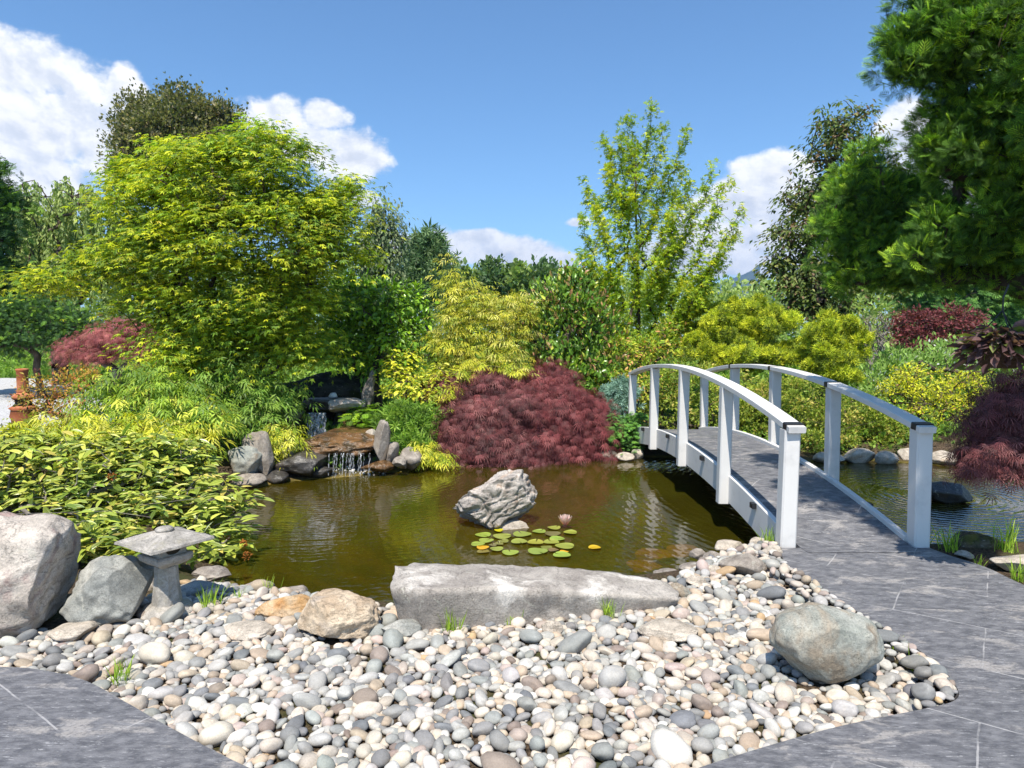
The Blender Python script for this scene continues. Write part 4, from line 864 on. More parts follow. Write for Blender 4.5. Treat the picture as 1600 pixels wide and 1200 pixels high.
# ------------------------------------------------------------------ palettes
P_MAPLE = pal([((.155, .185, .012), 3.2), ((.10, .145, .012), 3.2), ((.225, .232, .013), 2.4), ((.31, .27, .014), 1.3), ((.06, .10, .012), 2.8), ((.33, .22, .02), .15)])
P_MAPLE = (np.minimum(P_MAPLE[0] * 1.22, .72), P_MAPLE[1])
P_LIME = pal([((.20, .25, .012), 3), ((.15, .21, .014), 3), ((.28, .28, .015), 2), ((.10, .16, .014), 1.2)])
P_DARKCON = pal([((.020, .045, .014), 3), ((.030, .065, .016), 3), ((.055, .11, .016), 1.6), ((.10, .17, .015), .9)])
P_CON = pal([((.030, .062, .012), 3), ((.05, .10, .012), 3), ((.08, .145, .014), 1.7), ((.15, .22, .018), 1.2)], 2.0)
P_HEDGE = pal([((.045, .10, .02), 3), ((.08, .155, .03), 2), ((.025, .06, .015), 2)])
P_WILLOW = pal([((.17, .21, .07), 3), ((.22, .25, .09), 2), ((.12, .16, .05), 2)])
P_OLIVE = pal([((.075, .08, .03), 3), ((.13, .125, .06), 2.2), ((.045, .055, .02), 2), ((.24, .20, .13), .9)], 1.6)
P_BROWNTREE = pal([((.055, .082, .02), 3), ((.09, .12, .028), 2.4), ((.13, .085, .05), 1.0), ((.032, .052, .014), 2.4), ((.16, .165, .05), 1)], 1.5)
P_PLUM = pal([((.10, .032, .034), 3), ((.145, .044, .046), 3), ((.065, .026, .026), 1.6), ((.21, .085, .08), 1.6)], 1.35)
P_REDBR = pal([((.14, .034, .037), 3), ((.105, .028, .030), 3), ((.22, .065, .065), 1.6), ((.065, .022, .022), 1.2)], 1.25)
P_PINKRED = pal([((.22, .065, .07), 3), ((.28, .095, .09), 2), ((.15, .04, .045), 2), ((.20, .10, .06), .7)], 1.3)
P_YELBAM = pal([((.42, .40, .035), 3), ((.50, .44, .08), 2), ((.26, .30, .02), 2.4), ((.15, .21, .02), 1.2)], 1.3)
P_GOLD = pal([((.36, .33, .035), 3), ((.46, .40, .10), 2.2), ((.25, .27, .025), 2.4), ((.16, .20, .03), 1.6)], 1.35)
P_BAMB = pal([((.11, .17, .02), 3), ((.17, .23, .025), 2.2), ((.07, .12, .02), 2), ((.30, .31, .04), 1.0)])
P_VIB = pal([((.145, .18, .026), 3), ((.20, .23, .036), 3), ((.09, .13, .022), 1.6), ((.27, .28, .05), 2.2), ((.31, .26, .06), .8)])
P_BROADG = pal([((.10, .18, .012), 3), ((.07, .13, .012), 3), ((.17, .25, .015), 1.6), ((.045, .085, .01), 1.2)])
P_LAUREL = pal([((.06, .12, .012), 3), ((.045, .09, .012), 3), ((.11, .18, .014), 2), ((.20, .22, .03), .7), ((.20, .10, .05), .5)])
P_MUGO = pal([((.20, .23, .015), 3), ((.27, .28, .02), 2.2), ((.13, .165, .015), 2.4), ((.075, .10, .015), 1)], 1.9)
P_BOX = pal([((.14, .18, .025), 3), ((.20, .22, .035), 2), ((.085, .12, .018), 2.4), ((.26, .22, .06), 1.0)])
P_AZ = pal([((.13, .17, .03), 2), ((.64, .45, .015), 3.6), ((.66, .50, .04), 3.2), ((.26, .26, .04), 1.6), ((.36, .22, .08), .5)], 1.3)
P_ORANGE = pal([((.34, .19, .04), 3), ((.28, .22, .04), 2), ((.36, .12, .06), 1), ((.18, .20, .04), 1.6)], 1.35)
P_WEED = pal([((.10, .17, .025), 3), ((.15, .22, .035), 2), ((.07, .12, .02), 2)])
P_BLUE = pal([((.12, .20, .16), 3), ((.17, .26, .21), 2), ((.08, .14, .10), 1.5)], 1.4)
P_SPRUCE = pal([((.06, .14, .025), 3), ((.10, .20, .03), 2), ((.04, .09, .02), 2)])
P_FAR = pal([((.10, .14, .04), 3), ((.14, .18, .055), 2), ((.07, .105, .035), 2)], 2.0)
P_FARPINE = pal([((.045, .075, .032), 3), ((.075, .11, .045), 2), ((.03, .055, .022), 2)], 2.3)
P_BIRCH = pal([((.075, .10, .045), 3), ((.11, .13, .06), 2), ((.05, .07, .03), 2)])

# ------------------------------------------------------------------ far wood, mountain
mv = []; mx_ = [1080, 1110, 1135, 1150, 1160, 1166, 1172, 1180, 1192, 1210, 1240]; my_ = [452, 446, 438, 428, 422, 420, 423, 430, 440, 447, 455]
for yy, hh in ((2500, 0.0), (2900, .7), (3300, 1.0), (3800, .5), (4200, 0)):
    for a, b in zip(mx_, my_):
        p_ = D(a, b, 3300); s = (yy - 3300) * .12; mv.append((p_[0] * yy / 3300 + 60 * vnoise([[a * .13, yy * .01, 1]], 4)[0], yy, max(-5, p_[2] * hh * (1 + .10 * vnoise([[a * .2, yy * .004, 7]], 5)[0]))))
nf = len(mx_); mf = np.array([(i * nf + j, i * nf + j + 1, (i + 1) * nf + j + 1, (i + 1) * nf + j) for i in range(4) for j in range(nf - 1)])
m, n, out = new_mat('mountain_forest'); princ(n, out, n.mix(n.noise(wpos(n), .004, 6), (0.035, 0.055, 0.03), (0.07, 0.09, 0.05)), 0.95, 0.0)
tag(mesh_np('mountain', mv, mf, m, smooth=True), kind='structure')
def mass(name, label, cat, pts_, size, tmpl, palette, seed, mat=None, up=.3, szv=.3, mode='r', kind='stuff'):
    rs = np.random.RandomState(seed); n = len(pts_); pc, pw = palette; k = rs.choice(len(pc), n, p=pw); nb = vnoise(pts_ * .8, seed)
    cols = np.clip(pc[k] * (1 + .25 * nb)[:, None] * (1 + rs.randn(n, 1) * .15), .005, .8); d = rs.randn(n, 3) + [0, 0, up]; nr = rs.randn(n, 3) * .6 + [0, -.2, 1]
    if mode == 'g': d = rs.randn(n, 3) * [.6, .6, .15] + [0, 0, .35]; nr = rs.randn(n, 3) * .1 + [0, 0, 1]
    o = put_leaves(name, pts_, d, nr, size * np.clip(1 + rs.randn(n) * szv, .4, 1.8), tmpl, cols, mat or M_LEAF, origin=pts_.mean(0))
    return tag(o, label, cat, kind=kind)
def wood(seed, n):
    rs = np.random.RandomState(seed); px = rs.uniform(-900, 2500, n); y = rs.uniform(48, 62, n); k = rs.uniform(.85, 1, n); tx = np.floor(px / 42 + y * 3); h = _h(tx.astype(np.int64), (y // 4).astype(np.int64), 0 * tx.astype(np.int64), 3)
    top = np.interp(px, [-900, 400, 700, 900, 1000, 1150, 1250, 2500], [380, 405, 424, 422, 430, 440, 432, 400]) + 26 * (h - .2) + np.abs(((px / 42 + y * 3) % 1) - .5) * 40 - 8
    zt = np.array([D(a, b, c)[2] for a, b, c in zip(px, top, y)]); z = zt * (1 - rs.rand(n) ** 1.15 * .98); return np.c_[np.array([D(a, 600, c)[0] for a, c in zip(px, y)]), y, z]
mass('woodland', 'hazy green far wood closing the view behind the garden', 'woods', wood(2, 60000), .42, T_SMALL, P_FAR, 2)
plant('birch_tree', 'drooping thin leaved birch behind the right side of the big maple', 'tree', gb(592, 34), [(590, 350, 22, 34, 34), (608, 375, 26, 40, 34), (575, 395, 30, 40, 34), (600, 430, 34, 40, 34)], 150, 36, .22, T_OVAL, P_BIRCH, 21, cr=.32, flat=1.6, mode='droop', bark_m=M_BARK_PALE, r_tip=.012, r_max=.2)
plant('pine_tree', 'bushy dark blue green pine rising beyond the green shrub', 'tree', gb(668, 38), [(670, 378, 8, 18, 38), (670, 398, 18, 18, 38), (668, 424, 28, 22, 38), (666, 450, 36, 24, 38)], 120, 24, .42, T_TUFT, P_FARPINE, 22, cr=.4, mode='upright', asc=.3, mat=M_NEEDLE, r_tip=.012, r_max=.2)
plant('tall_tree', 'tall broad olive tree with pale seed clusters behind the big maple', 'tree', gb(280, 36), [(225, 195, 38, 45, 36), (290, 170, 42, 36, 36), (335, 195, 36, 40, 36.5), (270, 225, 80, 50, 36), (360, 220, 22, 34, 37), (240, 260, 60, 40, 36), (310, 290, 70, 60, 36)], 560, 62, .17, T_SMALL, P_OLIVE, 23, cr=.34, flat=.8, r_tip=.012, r_max=.35)
for i, (px, tp, w, lb) in enumerate([(722, 418, 26, 'round topped far tree right of the pine'), (770, 408, 22, 'pointed green far tree behind the golden shrub'), (808, 414, 18, 'narrow dark far tree left of the laurel'), (850, 416, 34, 'broad pale green far tree above the laurel')]):
    plant('far_tree', lb, 'tree', gb(px, 42), [(px, tp + 26, w, 26, 42), (px, tp + 60, w * 1.3, 36, 42), (px, tp + 12, w * .45, 14, 42)], 70, 30, .34, T_SMALL, P_FAR if i % 2 == 0 else P_FARPINE, 30 + i, cr=.4, r_tip=.014, r_max=.2, group='separate trees at the near side of the far wood')
# willow
def willow():
    rs = RS(40); b = np.array(gb(95, 22)); rt = root('weeping_willow', b, 'pale grey green weeping willow behind the left side of the big maple', 'tree')
    bl = [blob(95, 325, 80, 48, 22), blob(50, 370, 45, 60, 22), blob(145, 350, 70, 60, 22.5), blob(110, 410, 100, 60, 22), blob(215, 380, 40, 60, 23)]; tg, pos = [], []
    for k in range(430):
        c, r = bl[rs.choice(5)]; d = unit(rs.randn(3) + [0, 0, .6]); s = c + d * r * rs.uniform(.5, 1); tg.append(s); L = rs.uniform(.8, 2.4); q = np.linspace(0, 1, 74)
        dx, dy = d[0] * .25, d[1] * .25; pos.append(np.c_[s[0] + dx * np.sqrt(q), s[1] + dy * np.sqrt(q), np.maximum(s[2] + .1 * q - L * q ** 1.2, .5)] + rs.randn(74, 3) * .03)
    A, par, rad_ = skeleton([[b + np.array([0, 0, h]) for h in (0, .8, 1.6, 2.4)]], tg, rs, .3, r_tip=.01, r_max=.25); V, F = tubes(A, par, rad_); mesh_np('trunk', V, F, M_BARK, rt, smooth=True)
    pos = np.concatenate(pos); n = len(pos); pc, pw = P_WILLOW; cols = pc[rs.choice(3, n, p=pw)] * (1 + rs.randn(n, 1) * .15)
    put_leaves('crown', pos, rs.randn(n, 3) * [.5, .5, .2] + [0, 0, -1], rs.randn(n, 3) + [0, -.6, .5], .135 * (1 + rs.randn(n) * .2), T_OVAL, np.clip(cols, .01, .7), M_LEAF, rt)
willow()
plant('cypress_tree', 'dark conifer at the left edge beside the willow', 'tree', gb(-30, 18), [(-30, 330, 45, 70, 18), (-30, 440, 60, 90, 18), (-20, 280, 24, 40, 18)], 260, 40, .20, T_SPRAY, P_DARKCON, 41, cr=.26, mode='shell', mat=M_NEEDLE, r_tip=.008, r_max=.15)
plant('yew_shrub', 'dark green shrub below the willow at the left', 'shrub', gb(62, 17), [(60, 500, 58, 38, 17), (110, 515, 40, 26, 17), (10, 510, 40, 40, 17)], 170, 50, .12, T_SPRAY, P_DARKCON, 42, cr=.22, mat=M_NEEDLE, r_tip=.005, up=.2)
# undergrowth that closes the ground behind the plants
def under(seed, n, x0, x1, y0, y1, hmax):
    rs = np.random.RandomState(seed); p_ = np.c_[rs.uniform(x0, x1, n), rs.uniform(y0, y1, n)]; z = gheight(p_); h = hmax * np.clip(.6 + .5 * vnoise(np.c_[p_ * .55, np.zeros(n)], seed), .1, 1); ok = poly_sd(p_, SHORE) < -.25
    return np.c_[p_, z + h * rs.rand(n) ** .7][ok]
ug = np.r_[under(1, 26000, -22, 19, 15.2, 20, 1.0), under(2, 30000, -30, 26, 20, 30, 1.9)]
lot = P(-60, 640, 0)[0]
ok = ~((ug[:, 0] < -6.8) & (ug[:, 1] < 25) & (ug[:, 1] > 13))
mass('thicket', 'green thicket of weeds and brambles growing behind the garden shrubs', 'undergrowth', ug[ok], .15, T_SMALL, P_WEED, 3)
u2 = np.r_[under(14, 3000, -3.0, -1.6, 7.4, 9.8, .22), under(4, 15000, -4.2, 1.9, 10.7, 15.4, .35), under(5, 9000, 3.4, 13, 10.6, 15.4, .30)]
mass('ground_cover', 'low mixed leafy ground cover behind the pond', 'ground cover', u2, .075, T_SMALL, P_WEED, 5)
u3 = under(6, 9000, -24, -6.5, 25.5, 30, 1.0)
mass('meadow', 'tall bright green weeds beyond the gravel at the left', 'weeds', u3, .28, T_STRAP, P_WEED, 6, mode='g')

# ------------------------------------------------------------------ left garden
mb_ = np.array(gb(330, 10.9))
plant('japanese_maple', 'big spreading green and yellow japanese maple left of the waterfall', 'tree', mb_,
      [(330, 290, 110, 70, 10.9), (430, 270, 80, 70, 10.7), (250, 320, 80, 66, 10.8), (410, 370, 130, 80, 10.6), (500, 360, 60, 60, 10.9), (270, 400, 100, 60, 10.5), (190, 400, 50, 36, 10.6), (120, 415, 60, 22, 10.7), (400, 208, 34, 24, 11), (430, 222, 16, 26, 11), (378, 205, 14, 22, 11), (470, 250, 24, 30, 10.9), (350, 245, 40, 26, 11.1), (258, 240, 22, 26, 11.2), (205, 275, 30, 26, 11.2), (50, 436, 40, 13, 10.9), (360, 470, 120, 55, 10.5), (450, 470, 70, 46, 10.8), (290, 545, 60, 26, 10.3), (380, 550, 60, 24, 10.5), (300, 510, 90, 40, 10.7), (420, 525, 70, 40, 10.8), (350, 575, 90, 24, 10.5), (250, 480, 60, 40, 10.9), (470, 540, 40, 30, 11.0), (380, 500, 110, 40, 11.2), (530, 320, 34, 46, 11), (555, 370, 22, 40, 11)],
      590, 92, .078, T_PALM, P_MAPLE, 50, cr=.23, flat=.36, mode='layer', shell=.36, r_tip=.0045, r_max=.075, droop=.25, sunny=.7, cvar=.24,
      stems=[[mb_ + np.array([a * q, b * q, h * q]) for q in (0, .3, .6, 1)] for a, b, h in ((-.5, .1, 1.5), (.5, 0, 1.6), (.05, .25, 1.9), (1.0, -.1, 1.5), (-1.1, -.1, 1.3))])
plant('red_maple', 'dull pinkish red laceleaf maple left of the big green maple', 'shrub', gb(178, 13.5), [(180, 530, 60, 26, 13.5), (135, 545, 42, 20, 13.3), (215, 515, 36, 20, 13.6), (240, 545, 24, 16, 13.3), (185, 508, 30, 14, 13.5)], 200, 30, .10, T_LACE, P_PINKRED, 51, cr=.15, flat=.4, mode='droop', mat=M_RED, bark_m=M_BARK_PALE, r_tip=.005)
plant('orange_shrub', 'orange and yellow leaved twiggy shrub right of the terracotta ornament', 'shrub', gb(95, 9.8), [(95, 600, 55, 26, 9.8), (60, 620, 30, 26, 9.7), (110, 640, 40, 20, 9.5), (135, 585, 22, 14, 10)], 150, 18, .045, T_OVAL, P_ORANGE, 52, cr=.09, r_tip=.003, stems=fan(95, 9.8, 5, .3, .4, RS(52)))
plant('dwarf_bamboo', 'green and yellow dwarf bamboo in front of the red maple', 'bamboo', gb(215, 9.4), [(225, 590, 60, 30, 9.5), (180, 615, 50, 36, 9.3), (265, 620, 60, 40, 9.2), (320, 640, 46, 30, 9.0), (225, 650, 90, 30, 8.9)], 300, 6, .19, T_BAMB, P_BAMB, 53, cr=.11, mode='layer', bark_m=M_CANE, r_tip=.0025, stems=fan(230, 9.2, 14, 1.2, .4, RS(53), .5), droop=.5, parts=('canes', 'foliage'))
plant('dark_bamboo', 'deep green bamboo in the shade under the big maple', 'bamboo', gb(340, 10.3), [(350, 600, 70, 40, 10.2), (300, 610, 40, 40, 10.3), (400, 625, 50, 36, 10.3), (440, 615, 34, 26, 10.6), (360, 660, 70, 24, 9.9)], 270, 6, .20, T_BAMB, P_WEED, 54, cr=.12, mode='layer', bark_m=M_CANE, r_tip=.0025, stems=fan(350, 10.2, 10, 1.0, .4, RS(54), .4), droop=.5, parts=('canes', 'foliage'))
plant('yellow_bamboo', 'bright yellow green bamboo along the back of the big leaved shrub', 'bamboo', gb(170, 7.9), [(80, 668, 90, 26, 7.6), (190, 664, 90, 26, 7.8), (275, 676, 50, 26, 8.0), (20, 682, 60, 26, 7.4), (120, 700, 120, 20, 7.2), (290, 715, 36, 22, 8.0)], 270, 6, .17, T_BAMB, P_YELBAM, 55, cr=.10, mode='layer', bark_m=M_CANE, r_tip=.0025, stems=fan(170, 7.8, 14, 1.2, .4, RS(55), .6), droop=.4, parts=('canes', 'foliage'))
def vib_flowers(rt, cc, C, Rr, rs):
    iv2, if2 = ICO[2]
    for px, py, y in ((352, 838, 5.75), (380, 850, 5.7), (386, 868, 5.68), (175, 745, 6.3)):
        c = D(px, py, y); V, F, Cc, n = [], [], [], 0
        for k in range(46):
            d = unit(rs.randn(3) + [0, -.3, .5]); r = rs.uniform(.004, .008); V.append(iv2 * r + c + d * .042 * rs.uniform(.6, 1)); F.append(if2 + n); n += len(iv2); Cc.append(np.tile(np.array((.42, .16, .03)) * rs.uniform(.6, 1.3), (len(iv2), 1)))
        mesh_np('flower_head', np.concatenate(V), np.concatenate(F), M_PETAL, rt, smooth=True, cols=np.concatenate(Cc))
plant('viburnum_shrub', 'big leathery leaved shrub with ribbed leaves spreading behind the stone lantern', 'shrub', gb(190, 6.6),
      [(110, 705, 120, 34, 6.9), (230, 712, 80, 34, 7.0), (150, 860, 64, 24, 5.05), (236, 862, 50, 18, 5.0), (300, 862, 36, 18, 5.2), (112, 846, 40, 34, 5.0), (200, 846, 60, 20, 5.3), (60, 745, 90, 50, 6.6), (160, 745, 100, 55, 6.7), (250, 750, 90, 50, 6.8), (330, 790, 60, 50, 6.5), (100, 800, 100, 45, 6.2), (220, 805, 110, 40, 6.3), (350, 850, 44, 40, 5.85), (-40, 770, 80, 60, 6.2), (160, 835, 60, 34, 5.95), (90, 845, 70, 34, 5.9), (240, 850, 50, 24, 5.95), (290, 720, 60, 40, 7.2), (20, 700, 60, 30, 6.9)],
      1050, 8, .118, T_VIB, P_VIB, 56, cr=.035, flat=.5, mode='layer', sunny=.9, cvar=.2, mat=M_GLOSS, bark_m=M_BARK_PALE, r_tip=.0028, r_max=.02, stems=fan(190, 6.5, 9, 1.6, .3, RS(56), .7), droop=-.12, shell=.6, extra=vib_flowers, parts=('stems', 'foliage'))
plant('bamboo_spray', 'yellow bamboo spray overhanging the left side of the cascade', 'bamboo', gb(430, 9.9), [(440, 676, 32, 18, 9.5), (420, 690, 26, 18, 9.4), (465, 690, 22, 16, 9.4)], 60, 6, .15, T_BAMB, P_YELBAM, 57, cr=.07, mode='layer', bark_m=M_CANE, r_tip=.0022, stems=fan(425, 9.9, 4, .3, .4, RS(57)), droop=.6, parts=('canes', 'foliage'))
plant('bamboo_spray', 'yellow bamboo spray drooping to the water left of the red laceleaf maple', 'bamboo', gb(664, 10.3), [(665, 705, 26, 20, 10.0), (690, 715, 14, 14, 9.9)], 60, 6, .15, T_BAMB, P_YELBAM, 58, cr=.07, mode='layer', bark_m=M_CANE, r_tip=.0022, stems=fan(664, 10.3, 4, .3, .25, RS(58)), droop=.6, parts=('canes', 'foliage'))
plant('bamboo_spray', 'yellow bamboo shoots poking out over the top left of the red laceleaf maple', 'bamboo', gb(712, 11.0), [(705, 612, 26, 14, 10.9), (735, 575, 26, 14, 11.1), (690, 640, 14, 14, 10.8), (800, 572, 26, 10, 11.3)], 56, 6, .15, T_BAMB, P_YELBAM, 159, cr=.07, mode='layer', bark_m=M_CANE, r_tip=.0022, stems=fan(712, 11.0, 4, .3, .7, RS(159)), droop=.4, parts=('canes', 'foliage'))
plant('fern', 'bright green fern right of the upper waterfall', 'fern', gb(575, 10.9), [(575, 648, 26, 14, 10.8), (560, 655, 14, 10, 10.6)], 40, 7, .16, T_SPRAY, P_BROADG, 59, cr=.08, mode='layer', r_tip=.002, parts=('stems', 'fronds'))
plant('horsetail_clump', 'feathery green horsetail clump beside the squat pond stone', 'plant', gb(630, 10.6), [(625, 665, 34, 34, 10.6), (655, 660, 24, 30, 10.7), (640, 690, 24, 18, 10.3)], 150, 14, .12, T_TUFT, P_WEED, 60, cr=.09, mode='upright', r_tip=.002, parts=('stems', 'foliage'))
# stump by the ledge
sp = D(578, 632, 11.2)
rock('driftwood_stump', 'pointed grey weathered stump standing right of the waterfall rocks', 'stump', (sp[0], 11.2, sp[2] + .26), (.22, .20, .62), 140, M_STUMP, cuts=6, tilt=(0, .24), boxy=.1, amp=.3, under=-.5)

# ------------------------------------------------------------------ middle garden
plant('green_shrub', 'tall bright green broad leaved shrub behind the stump', 'shrub', gb(590, 12.2), [(590, 470, 60, 40, 12.2), (560, 530, 50, 60, 12.3), (620, 520, 50, 50, 12.1), (540, 460, 40, 30, 12.5), (640, 470, 26, 30, 12.3)], 280, 24, .105, T_BROAD, P_BROADG, 61, cr=.13, mode='shell', r_tip=.004, droop=.5, mat=M_GLOSS)
plant('yellow_azalea_foliage', 'low yellow leaved shrub between the stump and the red laceleaf maple', 'shrub', gb(645, 11.2), [(640, 600, 44, 30, 11.3), (620, 570, 36, 30, 11.6), (665, 625, 40, 30, 11.1), (690, 600, 30, 30, 11.3)], 200, 9, .085, T_BROAD, P_YELBAM, 62, cr=.09, mode='layer', r_tip=.003, stems=fan(645, 11.2, 6, .5, .4, RS(62)))
plant('golden_bamboo', 'tall golden yellow bamboo with pale upright tips behind the red laceleaf maple', 'bamboo', gb(740, 12.2), [(710, 455, 34, 40, 12.4), (740, 500, 60, 46, 12.2), (790, 500, 44, 50, 12.3), (760, 560, 70, 40, 12.0), (700, 540, 40, 50, 12.1), (706, 415, 10, 26, 12.5), (820, 470, 18, 26, 12.4), (760, 470, 26, 26, 12.6)], 400, 8, .16, T_BAMB, P_GOLD, 63, cr=.13, mode='layer', bark_m=M_CANE, r_tip=.003, stems=fan(740, 12.2, 12, 1.0, .9, RS(63), .5), droop=.35, parts=('canes', 'foliage'))
plant('laceleaf_maple', 'mound of plum brown laceleaf maple hanging over the far pond edge', 'shrub', gb(770, 11.3), [(760, 625, 52, 40, 11.1), (722, 680, 34, 40, 10.8), (765, 690, 40, 34, 10.6), (802, 700, 34, 28, 10.55), (715, 600, 38, 24, 11.5), (775, 592, 36, 20, 11.4), (800, 640, 40, 36, 10.9), (738, 640, 40, 30, 10.9), (690, 604, 22, 20, 11.6)], 320, 56, .125, T_LACE, P_PLUM, 64, cr=.15, flat=.42, cvar=.22, mode='droop', mat=M_RED, r_tip=.004, shell=.35, zmin=-.26)
plant('laceleaf_maple', 'redder laceleaf maple mound left of the bridge foot', 'shrub', gb(880, 11.5), [(872, 630, 48, 34, 11.3), (840, 602, 38, 22, 11.5), (918, 632, 28, 30, 11.4), (912, 682, 32, 28, 11.0), (856, 688, 40, 30, 10.8), (866, 578, 26, 10, 11.8), (936, 662, 16, 24, 11.2), (880, 655, 40, 28, 11.0), (828, 655, 26, 30, 11.0)], 320, 56, .125, T_LACE, P_REDBR, 65, cr=.15, flat=.42, cvar=.22, mode='droop', mat=M_RED, r_tip=.004, shell=.35, zmin=-.24)
plant('laurel_shrub', 'dark glossy laurel shrub behind the red laceleaf maple', 'shrub', gb(890, 13), [(890, 470, 56, 44, 13), (860, 530, 50, 50, 12.9), (925, 520, 44, 50, 13), (890, 570, 60, 36, 12.6), (900, 440, 36, 24, 13.2), (940, 580, 30, 30, 12.6)], 380, 22, .10, T_BROAD, P_LAUREL, 66, cr=.13, mode='upright', mat=M_GLOSS, r_tip=.004, tipc=((.30, .20, .07), .15))
yb = np.array(gb(993, 14))
def ascending(base, tips, y, top_px, rs, step=.15):
    cc, ax = [], []; bx, by = base[0], base[1]
    for px, py in tips:
        t_ = D(px, py, y); t_[1] += rs.uniform(-.9, .9); hd = math.hypot(t_[0] - bx, t_[1] - by); z0 = max(base[2] + 1.2, t_[2] - 1.0 - hd * 1.15); L = math.hypot(hd, t_[2] - z0); m_ = max(4, int(L / step))
        for q in np.linspace(.22, 1, m_):
            w_ = q ** .75; c = np.array([bx + (t_[0] - bx) * w_, by + (t_[1] - by) * w_, z0 + (t_[2] - z0) * q ** 1.15]); cc.append(c + rs.randn(3) * .035)
            if q < .85 and rs.rand() < .5: cc.append(c + np.array([rs.randn() * .16, rs.randn() * .16, .05 + .1 * rs.rand()]))
    cc = np.array(cc); return cc, np.c_[np.full(len(cc), bx), np.full(len(cc), by), cc[:, 2] - .4], np.full((len(cc), 3), 1.0)
ytips = [(983, 168), (1018, 163), (1045, 187), (1000, 205), (962, 222), (943, 218), (1062, 214), (1080, 252), (1106, 266), (918, 280), (945, 270), (925, 330), (905, 352), (1122, 292), (1133, 340), (1137, 372), (1120, 405), (902, 402), (915, 430), (1090, 320), (1060, 300), (970, 300), (1080, 425), (945, 430), (1030, 260), (1010, 330), (985, 380), (1050, 380), (1035, 455), (1000, 420), (1045, 330)]
plant('young_maple', 'upright lime green young maple with a slender trunk behind the bridge end', 'tree', yb, [(1015, 200, 26, 34, 14)], 1, 32, .07, T_PALM, P_LIME, 67, cr=.07, flat=.95, mode='shell', asc=.8, r_tip=.0026, r_max=.055, centers=ascending(yb, ytips, 14, 165, RS(671)),
      stems=[[yb + np.array([.06 * math.sin(q * 5), 0, 5.6 * q]) for q in np.linspace(0, 1, 13)]], droop=.4, up=.1, bark_m=M_BARK)
plant('blue_spruce', 'small blue green dwarf conifer left of the far bridge post', 'shrub', gb(962, 11.9), [(962, 620, 22, 24, 11.9), (955, 640, 18, 18, 11.8), (975, 605, 12, 14, 12)], 80, 18, .08, T_TUFT, P_BLUE, 68, cr=.08, mode='upright', mat=M_NEEDLE, r_tip=.003)
plant('dwarf_spruce', 'rounded bright green dwarf spruce at the left foot of the bridge', 'shrub', gb(968, 11.2), [(968, 670, 30, 26, 11.1), (950, 685, 20, 20, 11.0), (992, 665, 12, 28, 11.2), (985, 690, 16, 20, 11.0)], 150, 16, .09, T_SPRAY, P_SPRUCE, 69, cr=.07, flat=.35, mode='layer', mat=M_NEEDLE, r_tip=.003)
plant('mixed_shrub', 'yellowish and orange tinted shrub under the young maple', 'shrub', gb(985, 12.9), [(965, 560, 30, 36, 12.9), (1010, 550, 40, 40, 13.2), (1040, 530, 30, 30, 13.4), (1000, 600, 50, 26, 12.7), (960, 600, 26, 26, 12.6)], 230, 16, .075, T_BROAD, pal([((.16, .22, .02), 3), ((.24, .24, .03), 2), ((.34, .18, .07), 1.1), ((.09, .14, .02), 2)]), 70, cr=.12, r_tip=.003)
plant('green_bush', 'leafy bush seen through the bridge rails', 'shrub', gb(1060, 12.6), [(1060, 600, 60, 40, 12.7), (1040, 640, 50, 36, 12.5), (1110, 640, 50, 40, 12.6), (1160, 620, 30, 50, 12.6)], 170, 34, .065, T_BROAD, P_BOX, 71, cr=.15, surf=True, r_tip=.003)
for i, (bb, cnt, px, lb) in enumerate([([(1105, 510, 44, 36, 13.6), (1150, 500, 44, 34, 13.8), (1200, 530, 50, 44, 13.4), (1120, 550, 60, 30, 13.3), (1180, 560, 60, 28, 13.2), (1220, 500, 20, 20, 13.6), (1090, 485, 24, 16, 13.8), (1160, 475, 30, 16, 14)], 430, 1150, 'large billowing yellow green conifer shrub behind the right bridge rail'), ([(1300, 520, 36, 30, 12.8), (1275, 550, 34, 34, 12.7), (1325, 545, 28, 34, 12.8), (1300, 575, 40, 24, 12.6)], 200, 1300, 'smaller rounded yellow green conifer shrub between the rail and the yellow azalea')]):
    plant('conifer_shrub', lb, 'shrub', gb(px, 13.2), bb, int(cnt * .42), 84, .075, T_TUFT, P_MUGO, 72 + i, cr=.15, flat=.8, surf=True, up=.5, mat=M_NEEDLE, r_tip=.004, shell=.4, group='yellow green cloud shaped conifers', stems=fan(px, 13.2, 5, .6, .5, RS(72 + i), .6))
plant('box_shrub', 'small leaved yellow green shrub spreading behind the right bridge rail to the far shore', 'shrub', gb(1285, 11.6), [(1190, 640, 40, 50, 11.9), (1250, 640, 60, 54, 11.7), (1320, 655, 56, 46, 11.5), (1380, 675, 40, 34, 11.3), (1280, 690, 70, 22, 11.1), (1215, 610, 40, 24, 12.1), (1160, 660, 26, 40, 12.0)], 330, 52, .05, T_SMALL, P_BOX, 74, cr=.14, surf=True, up=.3, r_tip=.003, zmin=-.22, stems=fan(1285, 11.6, 8, 1.2, .4, RS(74), .8))
plant('yellow_azalea', 'yellow flowering azalea beyond the far right shore', 'shrub', gb(1450, 12.3), [(1400, 605, 36, 26, 12.5), (1450, 600, 50, 34, 12.3), (1500, 615, 44, 34, 12.2), (1460, 640, 50, 30, 12.0), (1420, 580, 26, 14, 12.6), (1520, 590, 24, 16, 12.3)], 330, 15, .055, T_OVAL, P_AZ, 75, cr=.07, mode='shell', r_tip=.003, stems=fan(1450, 12.2, 7, .6, .5, RS(75), .7))
